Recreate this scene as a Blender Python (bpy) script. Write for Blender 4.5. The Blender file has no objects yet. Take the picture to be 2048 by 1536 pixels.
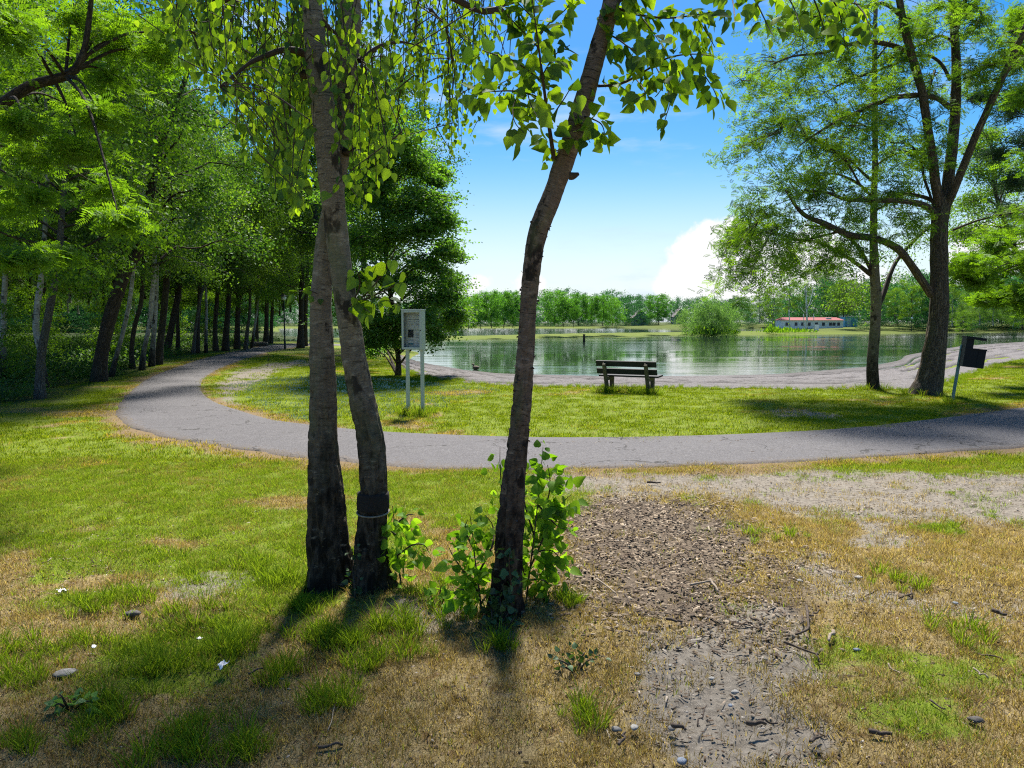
import bpy, bmesh, math, random
import numpy as np
from mathutils import Vector, Matrix

C = bpy.context.scene.collection
S = bpy.context.scene
PI = math.pi

# ------------------------------------------------------------------ camera
FPX = 1518.0            # focal length in pixels of the 2048 px wide photograph
HOR = 642.0             # row of the horizon
EYE = 1.75
PITCH = math.atan((768.0 - HOR) / FPX)
cam_d = bpy.data.cameras.new('camera')
cam = bpy.data.objects.new('camera', cam_d)
C.objects.link(cam)
cam_d.sensor_width = 36.0
cam_d.lens = 36.0 * FPX / 2048.0
cam_d.clip_start = 0.05
cam_d.clip_end = 3000
cam.location = (0, 0, EYE)
cam.rotation_euler = (PI / 2 - PITCH, 0, 0)
S.camera = cam

# ------------------------------------------------------------------ light
SUN_EL = math.radians(54)
SUN_AZ = math.radians(5)          # to the right of the viewing direction (+Y)
sun_d = bpy.data.lights.new('sun', 'SUN')
sun_d.energy = 4.3
sun_d.angle = math.radians(8.0)   # disc widened to soften the trunk shadows
sun_d.color = (1.0, 0.95, 0.86)
sun = bpy.data.objects.new('sun', sun_d)
C.objects.link(sun)
sdir = Vector((math.sin(SUN_AZ) * math.cos(SUN_EL), math.cos(SUN_AZ) * math.cos(SUN_EL), math.sin(SUN_EL)))
sun.rotation_euler = (-sdir).to_track_quat('-Z', 'Y').to_euler()
sun.location = (20, 40, 60)

world = bpy.data.worlds.new('World')
S.world = world
world.use_nodes = True


def px_dir(px, py):
    u = (px - 1024.0) / FPX
    v = (768.0 - py) / FPX
    c, s = math.cos(PITCH), math.sin(PITCH)
    return np.array([u, c + v * s, -s + v * c])


def build_world():
    nt = world.node_tree
    N, L = nt.nodes, nt.links
    N.clear()
    out = N.new('ShaderNodeOutputWorld')
    bg = N.new('ShaderNodeBackground')
    bg.inputs['Strength'].default_value = 0.085
    sky = N.new('ShaderNodeTexSky')
    sky.sky_type = 'NISHITA'
    sky.sun_disc = False
    sky.sun_elevation = SUN_EL
    sky.sun_rotation = SUN_AZ
    sky.air_density = 1.0
    sky.dust_density = 0.6
    sky.ozone_density = 2.0
    hs = N.new('ShaderNodeHueSaturation')
    hs.inputs['Saturation'].default_value = 1.66
    hs.inputs['Value'].default_value = 0.56
    L.new(sky.outputs[0], hs.inputs['Color'])
    tc = N.new('ShaderNodeTexCoord')

    def math_(op, a, b=None, clamp=False):
        m = N.new('ShaderNodeMath'); m.operation = op; m.use_clamp = clamp
        for i, v in enumerate((a, b)):
            if v is None: continue
            if isinstance(v, (int, float)): m.inputs[i].default_value = v
            else: L.new(v, m.inputs[i])
        return m.outputs[0]

    def noise(vec, scale, detail, rough=0.5):
        n = N.new('ShaderNodeTexNoise')
        n.inputs['Scale'].default_value = scale
        n.inputs['Detail'].default_value = detail
        n.inputs['Roughness'].default_value = rough
        L.new(vec, n.inputs['Vector'])
        return n.outputs['Fac']

    def mapping(scale, loc=(0, 0, 0)):
        m = N.new('ShaderNodeMapping')
        m.inputs['Scale'].default_value = scale
        m.inputs['Location'].default_value = loc
        L.new(tc.outputs['Generated'], m.inputs['Vector'])
        return m.outputs[0]
    # cumulus: billows gathered round a handful of directions, low over the far bank and further round
    blobs = [(1425, 462, .038), (1395, 478, .03), (1470, 455, .03), (1450, 490, .046), (1395, 505, .036), (1520, 520, .055), (1590, 530, .055), (1660, 545, .05), (1400, 545, .05),
             (1345, 565, .028), (1490, 560, .06), (1740, 560, .05), (1960, 500, .05), (2080, 520, .07),
             (960, 565, .025), (1060, 575, .028)]
    best = None
    warp = noise(mapping((1, 1, 1)), 14.0, 6.0, 0.62)
    for (a, b, r) in blobs:
        d = px_dir(a, b); d = d / np.linalg.norm(d)
        vd = N.new('ShaderNodeVectorMath'); vd.operation = 'DISTANCE'
        L.new(tc.outputs['Generated'], vd.inputs[0])
        vd.inputs[1].default_value = tuple(d)
        k = math_('SUBTRACT', 1.0, math_('DIVIDE', vd.outputs['Value'], r))
        best = k if best is None else math_('MAXIMUM', best, k)
    cum = math_('ADD', best, math_('MULTIPLY', math_('SUBTRACT', warp, 0.5), 2.6))
    ss = N.new('ShaderNodeMapRange'); ss.interpolation_type = 'SMOOTHSTEP'
    ss.inputs['From Min'].default_value = 0.12; ss.inputs['From Max'].default_value = 0.50
    L.new(cum, ss.inputs['Value'])
    # thin high wisps everywhere in the sky
    wn = noise(mapping((1.6, 1.2, 7.0), (0.3, 0.15, 0.1)), 2.6, 7.0, 0.58)
    ws = N.new('ShaderNodeMapRange'); ws.interpolation_type = 'SMOOTHSTEP'
    ws.inputs['From Min'].default_value = 0.50; ws.inputs['From Max'].default_value = 0.74
    ws.inputs['To Max'].default_value = 0.75
    L.new(wn, ws.inputs['Value'])
    # pale band of air low over the horizon
    sp = N.new('ShaderNodeSeparateXYZ'); L.new(tc.outputs['Generated'], sp.inputs[0])
    hz = N.new('ShaderNodeMapRange'); hz.interpolation_type = 'SMOOTHERSTEP'
    hz.inputs['From Min'].default_value = 0.0; hz.inputs['From Max'].default_value = 0.24
    hz.inputs['To Min'].default_value = 0.75; hz.inputs['To Max'].default_value = 0.0
    L.new(sp.outputs['Z'], hz.inputs['Value'])

    def mix(fac, a, b):
        m = N.new('ShaderNodeMix'); m.data_type = 'RGBA'
        L.new(fac, m.inputs[0])
        for s, v in ((m.inputs[6], a), (m.inputs[7], b)):
            if isinstance(v, tuple): s.default_value = v
            else: L.new(v, s)
        return m.outputs[2]
    k = 4.2
    c1 = mix(hz.outputs[0], hs.outputs[0], (0.80 * k, 0.90 * k, 1.0 * k, 1))
    c2 = mix(ws.outputs[0], c1, (0.62 * k, 0.78 * k, 1.0 * k, 1))
    c3 = mix(ss.outputs[0], c2, (1.0 * k, 1.0 * k, 1.02 * k, 1))
    L.new(c3, bg.inputs['Color'])
    L.new(bg.outputs[0], out.inputs['Surface'])


build_world()
S.view_settings.view_transform = 'Standard'
S.view_settings.look = 'None'
S.view_settings.gamma = 1
S.view_settings.use_curve_mapping = False
S.view_settings.exposure = 1.55
S.render.engine = 'CYCLES'
cy = S.cycles
cy.max_bounces = 7
cy.diffuse_bounces = 3
cy.glossy_bounces = 3
cy.transmission_bounces = 4
cy.transparent_max_bounces = 6
cy.volume_bounces = 0
cy.caustics_reflective = False
cy.caustics_refractive = False
cy.sample_clamp_indirect = 1.2
cy.sample_clamp_direct = 8
cy.use_denoising = False
cy.use_adaptive_sampling = True
cy.adaptive_threshold = 0.01
cy.filter_width = 1.15

# ------------------------------------------------------------------ placing helpers
def P(px, py, d):
    """the point at distance d in front of the camera seen at a pixel of the photograph"""
    v = px_dir(px, py)
    return np.array([0, 0, EYE]) + v * (d / v[1])


def G(px, py, z=0.0):
    v = px_dir(px, py)
    t = (z - EYE) / v[2]
    return np.array([0, 0, EYE]) + v * t


def GL(pts, z=0.0):
    return np.array([G(a, b, z)[:2] for a, b in pts])


def D(py, z=0.0):
    return G(1024, py, z)[1]


# ------------------------------------------------------------------ noise
def _hash(ix, iy, iz, seed):
    h = (ix.astype(np.int64) * 374761393 + iy.astype(np.int64) * 668265263 + iz.astype(np.int64) * 2147483647 + seed * 1274126177) & 0xFFFFFFFF
    h = ((h ^ (h >> 13)) * 1274126177) & 0xFFFFFFFF
    h = h ^ (h >> 16)
    return (h & 0xFFFFFF) / float(0xFFFFFF)


def vnoise(p, seed=0):
    p = np.asarray(p, float)
    if p.shape[-1] == 2:
        p = np.concatenate([p, np.zeros(p.shape[:-1] + (1,))], -1)
    i = np.floor(p); f = p - i
    f = f * f * (3 - 2 * f)
    ix, iy, iz = i[..., 0], i[..., 1], i[..., 2]
    r = 0
    for dx in (0, 1):
        wx = f[..., 0] if dx else 1 - f[..., 0]
        for dy in (0, 1):
            wy = f[..., 1] if dy else 1 - f[..., 1]
            for dz in (0, 1):
                wz = f[..., 2] if dz else 1 - f[..., 2]
                r = r + wx * wy * wz * _hash(ix + dx, iy + dy, iz + dz, seed)
    return r


def fbm(p, seed=0, octv=4):
    p = np.asarray(p, float); a, t, r = 0.5, 0, 0
    for k in range(octv):
        r = r + a * vnoise(p * 2 ** k, seed + k * 17); t += a; a *= 0.5
    return r / t


def sstep(a, b, x):
    t = np.clip((x - a) / (b - a), 0, 1)
    return t * t * (3 - 2 * t)


def seg_dist(pts, poly, closed=False):
    """distance of points (N,2) to a polyline, and the nearest parameter"""
    q = np.vstack([poly, poly[:1]]) if closed else poly
    best = np.full(len(pts), 1e9)
    for a, b in zip(q[:-1], q[1:]):
        ab = b - a
        t = np.clip(((pts - a) @ ab) / max(ab @ ab, 1e-9), 0, 1)
        d = np.linalg.norm(pts - a - t[:, None] * ab, axis=1)
        best = np.minimum(best, d)
    return best


def inside(pts, poly):
    x, y = pts[:, 0], pts[:, 1]
    r = np.zeros(len(pts), bool)
    n = len(poly)
    for i in range(n):
        x1, y1 = poly[i]; x2, y2 = poly[(i + 1) % n]
        if y1 == y2: continue
        c = ((y1 > y) != (y2 > y)) & (x < (x2 - x1) * (y - y1) / (y2 - y1) + x1)
        r ^= c
    return r


def sdist(pts, poly):
    """signed distance, positive outside"""
    d = seg_dist(pts, poly, True)
    return np.where(inside(pts, poly), -d, d)


def resample(poly, n, smooth=True):
    poly = np.asarray(poly, float)
    if smooth and len(poly) > 2:
        out = []
        q = np.vstack([2 * poly[0] - poly[1], poly, 2 * poly[-1] - poly[-2]])
        for i in range(1, len(q) - 2):
            p0, p1, p2, p3 = q[i - 1], q[i], q[i + 1], q[i + 2]
            for t in np.linspace(0, 1, 14, endpoint=False):
                out.append(0.5 * ((2 * p1) + (-p0 + p2) * t + (2 * p0 - 5 * p1 + 4 * p2 - p3) * t ** 2 + (-p0 + 3 * p1 - 3 * p2 + p3) * t ** 3))
        out.append(poly[-1])
        poly = np.array(out)
    d = np.r_[0, np.cumsum(np.linalg.norm(np.diff(poly[:, :3], axis=0), axis=1))]
    s = np.linspace(0, d[-1], n)
    return np.stack([np.interp(s, d, poly[:, k]) for k in range(poly.shape[1])], 1)


# ------------------------------------------------------------------ mesh helpers
def raw_mesh(name, V, F, mat=None, smooth=False, attrs=None, mats=None, midx=None):
    """V (N,3); F (M,k) array with k corners each, or a list of such arrays"""
    me = bpy.data.meshes.new(name)
    if isinstance(F, np.ndarray): F = [F]
    F = [np.asarray(f, np.int32) for f in F if len(f)]
    me.vertices.add(len(V))
    me.vertices.foreach_set('co', np.ascontiguousarray(V, np.float32).ravel())
    nl = sum(f.size for f in F); npoly = sum(len(f) for f in F)
    me.loops.add(nl); me.polygons.add(npoly)
    me.loops.foreach_set('vertex_index', np.concatenate([f.ravel() for f in F]))
    starts, o = [], 0
    for f in F:
        starts.append(o + np.arange(len(f)) * f.shape[1]); o += f.size
    me.polygons.foreach_set('loop_start', np.concatenate(starts).astype(np.int32))
    if smooth:
        me.polygons.foreach_set('use_smooth', np.ones(npoly, bool))
    if midx is not None:
        me.polygons.foreach_set('material_index', np.asarray(midx, np.int32))
    for k, v in (attrs or {}).items():
        v = np.asarray(v, np.float32)
        t = 'FLOAT' if v.ndim == 1 else 'FLOAT_VECTOR'
        a = me.attributes.new(k, t, 'POINT')
        a.data.foreach_set('value' if v.ndim == 1 else 'vector', v.ravel())
    for m in (mats or ([mat] if mat else [])):
        me.materials.append(m)
    me.update(calc_edges=True)
    return me


def link(name, me, parent=None, loc=None):
    o = bpy.data.objects.new(name, me)
    C.objects.link(o)
    if parent is not None: o.parent = parent
    if loc is not None: o.location = loc
    return o


def tag(o, label=None, cat=None, group=None, kind=None):
    if label: o['label'] = label
    if cat: o['category'] = cat
    if group: o['group'] = group
    if kind: o['kind'] = kind
    return o


def thing(name, label, cat, loc=(0, 0, 0), rz=0, group=None):
    o = bpy.data.objects.new(name, None)
    o.empty_display_size = 0.2
    C.objects.link(o)
    o.location = loc; o.rotation_euler = (0, 0, rz)
    return tag(o, label, cat, group)


class Tubes:
    """collects tapered tubes into one mesh; keeps a straightened bark coordinate"""
    def __init__(self): self.V, self.F, self.B, self.n = [], [], [], 0

    def add(self, pts, rad, nseg=8, rings=None, disp=None, cap=True, smooth=True, seed=0, voff=0.0):
        q = np.column_stack([np.asarray(pts, float), np.asarray(rad, float)])
        if rings is None: rings = max(3, len(q) * 2)
        q = resample(q, rings, smooth)
        p, r = q[:, :3], q[:, 3]
        t = np.gradient(p, axis=0); t /= np.linalg.norm(t, axis=1)[:, None] + 1e-9
        ref = np.array([1.0, 0, 0]) if abs(t[0, 0]) < 0.8 else np.array([0, 1.0, 0])
        u = np.zeros_like(p)
        a = ref - t[0] * (ref @ t[0]); u[0] = a / np.linalg.norm(a)
        for i in range(1, rings):
            a = u[i - 1] - t[i] * (u[i - 1] @ t[i]); u[i] = a / (np.linalg.norm(a) + 1e-9)
        w = np.cross(t, u)
        th = np.linspace(0, 2 * PI, nseg, endpoint=False)
        ct, st = np.cos(th), np.sin(th)
        ln = np.r_[0, np.cumsum(np.linalg.norm(np.diff(p, axis=0), axis=1))] + voff
        R = np.repeat(r[:, None], nseg, 1)
        bco = np.stack([R * ct + seed * 3.1, R * st, np.repeat(ln[:, None], nseg, 1)], -1)
        if disp is not None:
            R = R + disp(bco, R, ln[:, None] - voff, np.repeat(th[None], rings, 0))
        V = p[:, None] + R[..., None] * (ct[None, :, None] * u[:, None] + st[None, :, None] * w[:, None])
        i = np.arange(rings - 1)[:, None] * nseg; j = np.arange(nseg)[None]; j2 = (j + 1) % nseg
        F = np.stack([i + j, i + j2, i + nseg + j2, i + nseg + j], -1).reshape(-1, 4)
        self.V.append(V.reshape(-1, 3)); self.B.append(bco.reshape(-1, 3)); self.F.append(F + self.n); self.n += rings * nseg
        n0 = self.n - rings * nseg
        if cap:
            for row, rev in ((0, 1), (rings - 1, 0)):
                base = row * nseg + n0
                self.V.append(p[row][None] + t[row] * r[row] * (0.25 if not rev else -0.05)); self.B.append(bco[row, :1])
                c = self.n; self.n += 1
                f = np.stack([base + (np.arange(nseg) + 1) % nseg, base + np.arange(nseg), np.full(nseg, c)], -1) if rev else \
                    np.stack([base + np.arange(nseg), base + (np.arange(nseg) + 1) % nseg, np.full(nseg, c)], -1)
                self.F.append(f)
        return p, r

    def mesh(self, name, mat):
        V = np.concatenate(self.V); B = np.concatenate(self.B)
        quads = [f for f in self.F if f.shape[1] == 4]; tris = [f for f in self.F if f.shape[1] == 3]
        F = ([np.concatenate(quads)] if quads else []) + ([np.concatenate(tris)] if tris else [])
        return raw_mesh(name, V, F, mat, True, {'bco': B})


def unit(v):
    return v / (np.linalg.norm(v, axis=-1, keepdims=True) + 1e-9)


# leaf outlines: local x across, y along the blade from the stalk, z out of the blade
LEAF_QUAD = (np.array([[0, 0, 0], [.30, .42, .05], [0, 1, -.04], [-.30, .42, .05]]), np.array([[0, 1, 2, 3]]))
LEAF_ROUND = (np.array([[0, 0, 0], [.40, .30, .05], [.32, .72, .03], [0, 1, -.05], [-.32, .72, .03], [-.40, .30, .05]]), np.array([[0, 1, 2, 3, 4, 5]]))
_hv = [[0, 0, 0], [.16, -.05, .02], [.36, .08, .06], [.44, .28, .08], [.36, .52, .06], [.18, .80, .02], [0, 1.05, -.08],
       [-.18, .80, .02], [-.36, .52, .06], [-.44, .28, .08], [-.36, .08, .06], [-.16, -.05, .02], [0, .32, -.01], [0, .62, -.03]]
LEAF_HEART_V = np.array(_hv)
LEAF_HEART_F = [np.array([[0, 1, 2, 12], [12, 2, 3, 4], [12, 4, 5, 13], [0, 12, 10, 11], [12, 8, 9, 10], [13, 7, 8, 12]]), np.array([[13, 5, 6], [13, 6, 7]])]
LEAF_PINNATE = None


def _pinnate():
    V, F = [], []
    for k in range(5):
        y = 0.12 + 0.18 * k
        for s in (-1, 1):
            b = len(V)
            V += [[0, y, 0], [s * .20, y + .13, .03], [s * .38, y + .10, -.03], [s * .22, y - .01, .02]]
            F.append([b, b + 1, b + 2, b + 3] if s < 0 else [b, b + 3, b + 2, b + 1])
    b = len(V)
    V += [[0, .92, 0], [.07, 1.05, .02], [0, 1.22, -.04], [-.07, 1.05, .02]]; F.append([b, b + 1, b + 2, b + 3])
    return np.array(V, float), np.array(F)


LEAF_PINNATE = _pinnate()


def leaf_arrays(pos, axis, nrm, size, shape, rng, rnd=None):
    LV, LF = shape
    if not isinstance(LF, list): LF = [LF]
    n = len(pos)
    y = unit(axis); x = unit(np.cross(y, nrm)); z = np.cross(x, y)
    V = pos[:, None] + size[:, None, None] * (LV[None, :, 0:1] * x[:, None] + LV[None, :, 1:2] * y[:, None] + LV[None, :, 2:3] * z[:, None])
    k = len(LV)
    off = (np.arange(n) * k)[:, None, None]
    F = [(f[None] + off).reshape(-1, f.shape[1]) for f in LF]
    if rnd is None: rnd = rng.random(n)
    return V.reshape(-1, 3), F, np.repeat(rnd, k)


def leaf_mesh(name, pos, axis, nrm, size, shape, rng, mat, rnd=None, smooth=False):
    V, F, R = leaf_arrays(pos, axis, nrm, size, shape, rng, rnd)
    return raw_mesh(name, V, F, mat, smooth, {'rnd': R})


def rand_dirs(rng, n):
    v = rng.normal(size=(n, 3)); return unit(v)


# ------------------------------------------------------------------ materials
def new_mat(name):
    m = bpy.data.materials.new(name); m.use_nodes = True
    nt = m.node_tree; nt.nodes.clear()
    return m, nt.nodes, nt.links


class NB:
    def __init__(self, name):
        self.m, self.N, self.L = new_mat(name)
        self.out = self.N.new('ShaderNodeOutputMaterial')

    def node(self, t, **kw):
        n = self.N.new(t)
        for k, v in kw.items(): setattr(n, k, v)
        return n

    def put(self, s, v):
        if v is None: return
        if hasattr(v, 'is_linked') or isinstance(v, bpy.types.NodeSocket): self.L.new(v, s)
        elif isinstance(v, tuple) and len(v) == 3 and s.type == 'RGBA': s.default_value = (*v, 1)
        else: s.default_value = v

    def attr(self, name, out='Fac', typ='GEOMETRY'):
        n = self.node('ShaderNodeAttribute', attribute_name=name, attribute_type=typ); return n.outputs[out]

    def pos(self):
        return self.node('ShaderNodeNewGeometry').outputs['Position']

    def map(self, vec, scale=(1, 1, 1), loc=(0, 0, 0)):
        n = self.node('ShaderNodeMapping'); self.put(n.inputs['Vector'], vec)
        n.inputs['Scale'].default_value = scale; n.inputs['Location'].default_value = loc; return n.outputs[0]

    def noise(self, vec, scale, detail=3.0, rough=0.5, out='Fac', dist=0.0):
        n = self.node('ShaderNodeTexNoise'); self.put(n.inputs['Vector'], vec)
        n.inputs['Scale'].default_value = scale; n.inputs['Detail'].default_value = detail; n.inputs['Roughness'].default_value = rough
        n.inputs['Distortion'].default_value = dist
        return n.outputs[out]

    def voro(self, vec, scale, feature='F1', out='Distance'):
        n = self.node('ShaderNodeTexVoronoi', feature=feature); self.put(n.inputs['Vector'], vec)
        n.inputs['Scale'].default_value = scale; return n.outputs[out]

    def math(self, op, a, b=None, clamp=False):
        n = self.node('ShaderNodeMath', operation=op, use_clamp=clamp)
        self.put(n.inputs[0], a); self.put(n.inputs[1], b); return n.outputs[0]

    def rng(self, v, a, b, c=0.0, d=1.0, smooth=True):
        n = self.node('ShaderNodeMapRange', interpolation_type='SMOOTHSTEP' if smooth else 'LINEAR')
        self.put(n.inputs['Value'], v)
        for k, x in zip(('From Min', 'From Max', 'To Min', 'To Max'), (a, b, c, d)): n.inputs[k].default_value = x
        return n.outputs[0]

    def mix(self, f, a, b, blend='MIX'):
        n = self.node('ShaderNodeMix', data_type='RGBA', blend_type=blend)
        self.put(n.inputs[0], f); self.put(n.inputs[6], a); self.put(n.inputs[7], b); return n.outputs[2]

    def ramp(self, f, stops):
        n = self.node('ShaderNodeValToRGB'); self.put(n.inputs[0], f)
        e = n.color_ramp.elements
        while len(e) < len(stops): e.new(0.5)
        for x, (p, c) in zip(e, stops): x.position = p; x.color = (*c, 1)
        return n.outputs[0]

    def bump(self, h, strength=0.5, dist=0.01, normal=None):
        n = self.node('ShaderNodeBump'); self.put(n.inputs['Height'], h)
        n.inputs['Strength'].default_value = strength; n.inputs['Distance'].default_value = dist
        if normal is not None: self.put(n.inputs['Normal'], normal)
        return n.outputs[0]

    def principled(self, color, rough=0.8, normal=None, spec=0.3, metal=0.0, **kw):
        n = self.node('ShaderNodeBsdfPrincipled')
        self.put(n.inputs['Base Color'], color); self.put(n.inputs['Roughness'], rough)
        n.inputs['Specular IOR Level'].default_value = spec; n.inputs['Metallic'].default_value = metal
        if normal is not None: self.put(n.inputs['Normal'], normal)
        for k, v in kw.items(): self.put(n.inputs[k], v)
        self.L.new(n.outputs[0], self.out.inputs['Surface'])
        return n


def plain(name, col, rough=0.6, metal=0.0, nscale=30.0, var=0.25, spec=0.3):
    b = NB(name)
    co = b.node('ShaderNodeTexCoord').outputs['Object']
    n = b.noise(co, nscale, 5, 0.6)
    dark = tuple(c * (1 - var) for c in col); light = tuple(min(1, c * (1 + var)) for c in col)
    b.principled(b.mix(b.rng(n, .3, .7), dark, light), rough, b.bump(n, 0.15, 0.003), spec, metal)
    return b.m


def leaf_mat(name, dark, mid, light, trans=0.5, tcol=(1.5, 1.45, 0.45), gloss=0.05, grough=0.4, obvar=0.35):
    b = NB(name)
    r = b.attr('rnd')
    oi = b.node('ShaderNodeObjectInfo').outputs['Random']
    rr = b.math('ADD', b.math('MULTIPLY', r, 1 - obvar), b.math('MULTIPLY', oi, obvar))
    col = b.ramp(rr, [(0.05, dark), (0.5, mid), (0.95, light)])
    dif = b.node('ShaderNodeBsdfDiffuse'); b.put(dif.inputs[0], col)
    tr = b.node('ShaderNodeBsdfTranslucent'); b.put(tr.inputs[0], b.mix(1.0, col, tcol, 'MULTIPLY'))
    mx = b.node('ShaderNodeMixShader'); mx.inputs[0].default_value = trans
    b.L.new(dif.outputs[0], mx.inputs[1]); b.L.new(tr.outputs[0], mx.inputs[2])
    gl = b.node('ShaderNodeBsdfGlossy'); gl.inputs['Roughness'].default_value = grough + .2; gl.inputs[0].default_value = (.8, .9, .8, 1)
    m2 = b.node('ShaderNodeMixShader'); m2.inputs[0].default_value = gloss * .5
    b.L.new(mx.outputs[0], m2.inputs[1]); b.L.new(gl.outputs[0], m2.inputs[2])
    b.L.new(m2.outputs[0], b.out.inputs['Surface'])
    return b.m


def bark_birch(name, pale=(.205, .17, .128), dark=(.022, .018, .014), base_dark=0.7, fade=1.9, scale=1.0):
    """papery bark with dark bars across the stem, breaking up into black plates at the foot"""
    b = NB(name)
    co = b.attr('bco', 'Vector')
    sp = b.node('ShaderNodeSeparateXYZ'); b.put(sp.inputs[0], co)
    h = sp.outputs['Z']
    bars = b.noise(b.map(co, (9 * scale, 9 * scale, 95 * scale)), 1.0, 4, 0.6)
    bars2 = b.noise(b.map(co, (14 * scale, 14 * scale, 32 * scale), (3, 1, 0)), 1.0, 5, 0.6)
    big = b.noise(b.map(co, (7 * scale, 7 * scale, 4.5 * scale), (7, 2, 1)), 1.0, 5, 0.62)
    fine = b.noise(b.map(co, (60, 60, 160)), 1.0, 4, 0.6)
    c = b.mix(b.rng(fine, .3, .7), tuple(x * .62 for x in pale), pale)
    c = b.mix(b.rng(bars2, .50, .72), c, (pale[0] * 1.45, pale[1] * 1.5, pale[2] * 1.55))
    c = b.mix(b.rng(bars, .56, .70), c, tuple(x * 1.6 for x in dark))
    c = b.mix(b.rng(big, .56, .63), c, tuple(x * 1.8 for x in dark))
    c = b.mix(b.rng(b.noise(b.map(co, (5, 5, 2.2), (2, 9, 4)), 1.0, 4, .6), .5, .68, 0, .55), c, (.115, .125, .062))
    fis = b.noise(b.map(co, (26, 26, 9), (1, 5, 2)), 1.0, 5, 0.65)
    foot = b.rng(b.math('ADD', h, b.math('MULTIPLY', b.math('SUBTRACT', big, .5), 2.6)), base_dark * .35, fade, 1.0, 0.0)
    plates = b.mix(b.rng(fis, .42, .66), tuple(x * .6 for x in dark), (.075, .058, .043))
    plates = b.mix(b.rng(bars2, .60, .72), plates, (.20, .165, .12))
    c = b.mix(foot, c, plates)
    hgt = b.math('ADD', b.math('MULTIPLY', bars, -.4), b.math('MULTIPLY', b.math('MULTIPLY', fis, foot), 1.6))
    hgt = b.math('ADD', hgt, b.math('MULTIPLY', fine, .35))
    b.principled(c, 0.8, b.bump(hgt, .6, .009), .1)
    return b.m


def bark_rough(name, light=(.15, .115, .085), dark=(.022, .017, .014), sx=16, sz=2.6, strength=1.0, dist=.03):
    b = NB(name)
    co = b.attr('bco', 'Vector')
    r = b.noise(b.map(co, (sx, sx, sz)), 1.0, 5, 0.6, dist=0.4)
    ridge = b.math('ABSOLUTE', b.math('SUBTRACT', r, .5))
    fine = b.noise(b.map(co, (50, 50, 25)), 1.0, 4, 0.6)
    c = b.mix(b.rng(ridge, .015, .13), dark, light)
    c = b.mix(b.rng(fine, .35, .75), c, tuple(x * 1.25 for x in light))
    c = b.mix(b.rng(b.noise(b.map(co, (3, 3, 1.2)), 1.0, 3), .52, .7, 0, .35), c, (.10, .115, .055))
    hgt = b.math('ADD', b.rng(ridge, 0, .16), b.math('MULTIPLY', fine, .3))
    b.principled(c, .9, b.bump(hgt, strength, dist), .2)
    return b.m


M = {}
M['birch_near'] = bark_birch('birch_bark')
M['lean_bark'] = bark_birch('leaning_birch_bark', (.15, .112, .09), (.014, .011, .010), 0.7, 1.5, 1.2)
M['birch_far'] = bark_birch('pale_birch_bark', (.40, .38, .34), (.03, .027, .025), 0.8, 1.8, .5)
M['birch_white'] = bark_birch('white_birch_bark', (.72, .71, .70), (.06, .055, .05), 0.2, 0.8, .4)
M['robinia_bark'] = bark_rough('furrowed_bark')
M['dark_bark'] = bark_rough('dark_bark', (.085, .065, .05), (.018, .014, .011), 22, 4)
M['grey_bark'] = bark_rough('grey_bark', (.15, .135, .115), (.04, .034, .03), 22, 4)
M['twig_bark'] = plain('twig_bark', (.05, .035, .025), .8)

M['leaf_near'] = leaf_mat('birch_leaf', (.03, .075, .008), (.10, .185, .012), (.18, .29, .018), .66, (1.9, 1.8, .45), .06, .35, .0)
M['leaf_shoot'] = leaf_mat('fresh_leaf', (.07, .16, .012), (.12, .25, .018), (.19, .34, .03), .55, (1.8, 1.7, .5), .03, .35, .0)
M['leaf_ivy'] = leaf_mat('ivy_leaf', (.015, .035, .012), (.03, .07, .02), (.06, .12, .03), .3, (1.5, 1.5, .5), .08, .3, .0)
M['leaf_robinia'] = leaf_mat('robinia_leaf', (0.0397, 0.0978, 0.0117), (0.0860, 0.1725, 0.0156), (0.1587, 0.2645, 0.0244), .55, (1.7, 1.7, .5), .05, .4, .1)
M['leaf_birch'] = leaf_mat('small_birch_leaf', (0.0390, 0.0900, 0.0153), (0.0780, 0.1560, 0.0184), (0.1560, 0.2520, 0.0306), .5, (1.6, 1.7, .5), .07, .35, .25)
M['leaf_oak'] = leaf_mat('broad_leaf', (0.0264, 0.0715, 0.0155), (0.0565, 0.1235, 0.0199), (0.1414, 0.2080, 0.0221), .45, (1.6, 1.75, .5), .07, .35, .3)
M['leaf_beech'] = leaf_mat('beech_leaf', (.03, .085, .014), (.07, .165, .022), (.15, .27, .03), .55, (1.7, 1.75, .5), .07, .35, .1)
M['leaf_lime'] = leaf_mat('yellow_green_leaf', (.05, .125, .010), (.10, .20, .014), (.17, .29, .02), .55, (1.6, 1.6, .45), .05, .4, .2)
M['leaf_spit'] = leaf_mat('waterside_leaf', (.04, .13, .018), (.08, .21, .028), (.14, .29, .04), .5, (1.5, 1.6, .6), .05, .4, .45)
M['leaf_far'] = leaf_mat('far_wood_leaf', (.022, .085, .035), (.035, .125, .045), (.06, .17, .05), .45, (1.4, 1.5, .7), .04, .4, .4)
M['leaf_willow'] = leaf_mat('willow_leaf', (.08, .17, .05), (.13, .24, .07), (.19, .31, .10), .5, (1.4, 1.5, .7), .05, .4, .2)
M['needle'] = leaf_mat('pine_needle', (.010, .032, .018), (.02, .05, .026), (.04, .08, .03), .25, (1.4, 1.5, .6), .05, .4, .1)
M['leaf_under'] = leaf_mat('undergrowth_leaf', (0.0281, 0.0660, 0.0153), (0.0546, 0.1200, 0.0204), (0.1248, 0.2040, 0.0306), .45, (1.5, 1.6, .5), .06, .4, .5)


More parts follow.
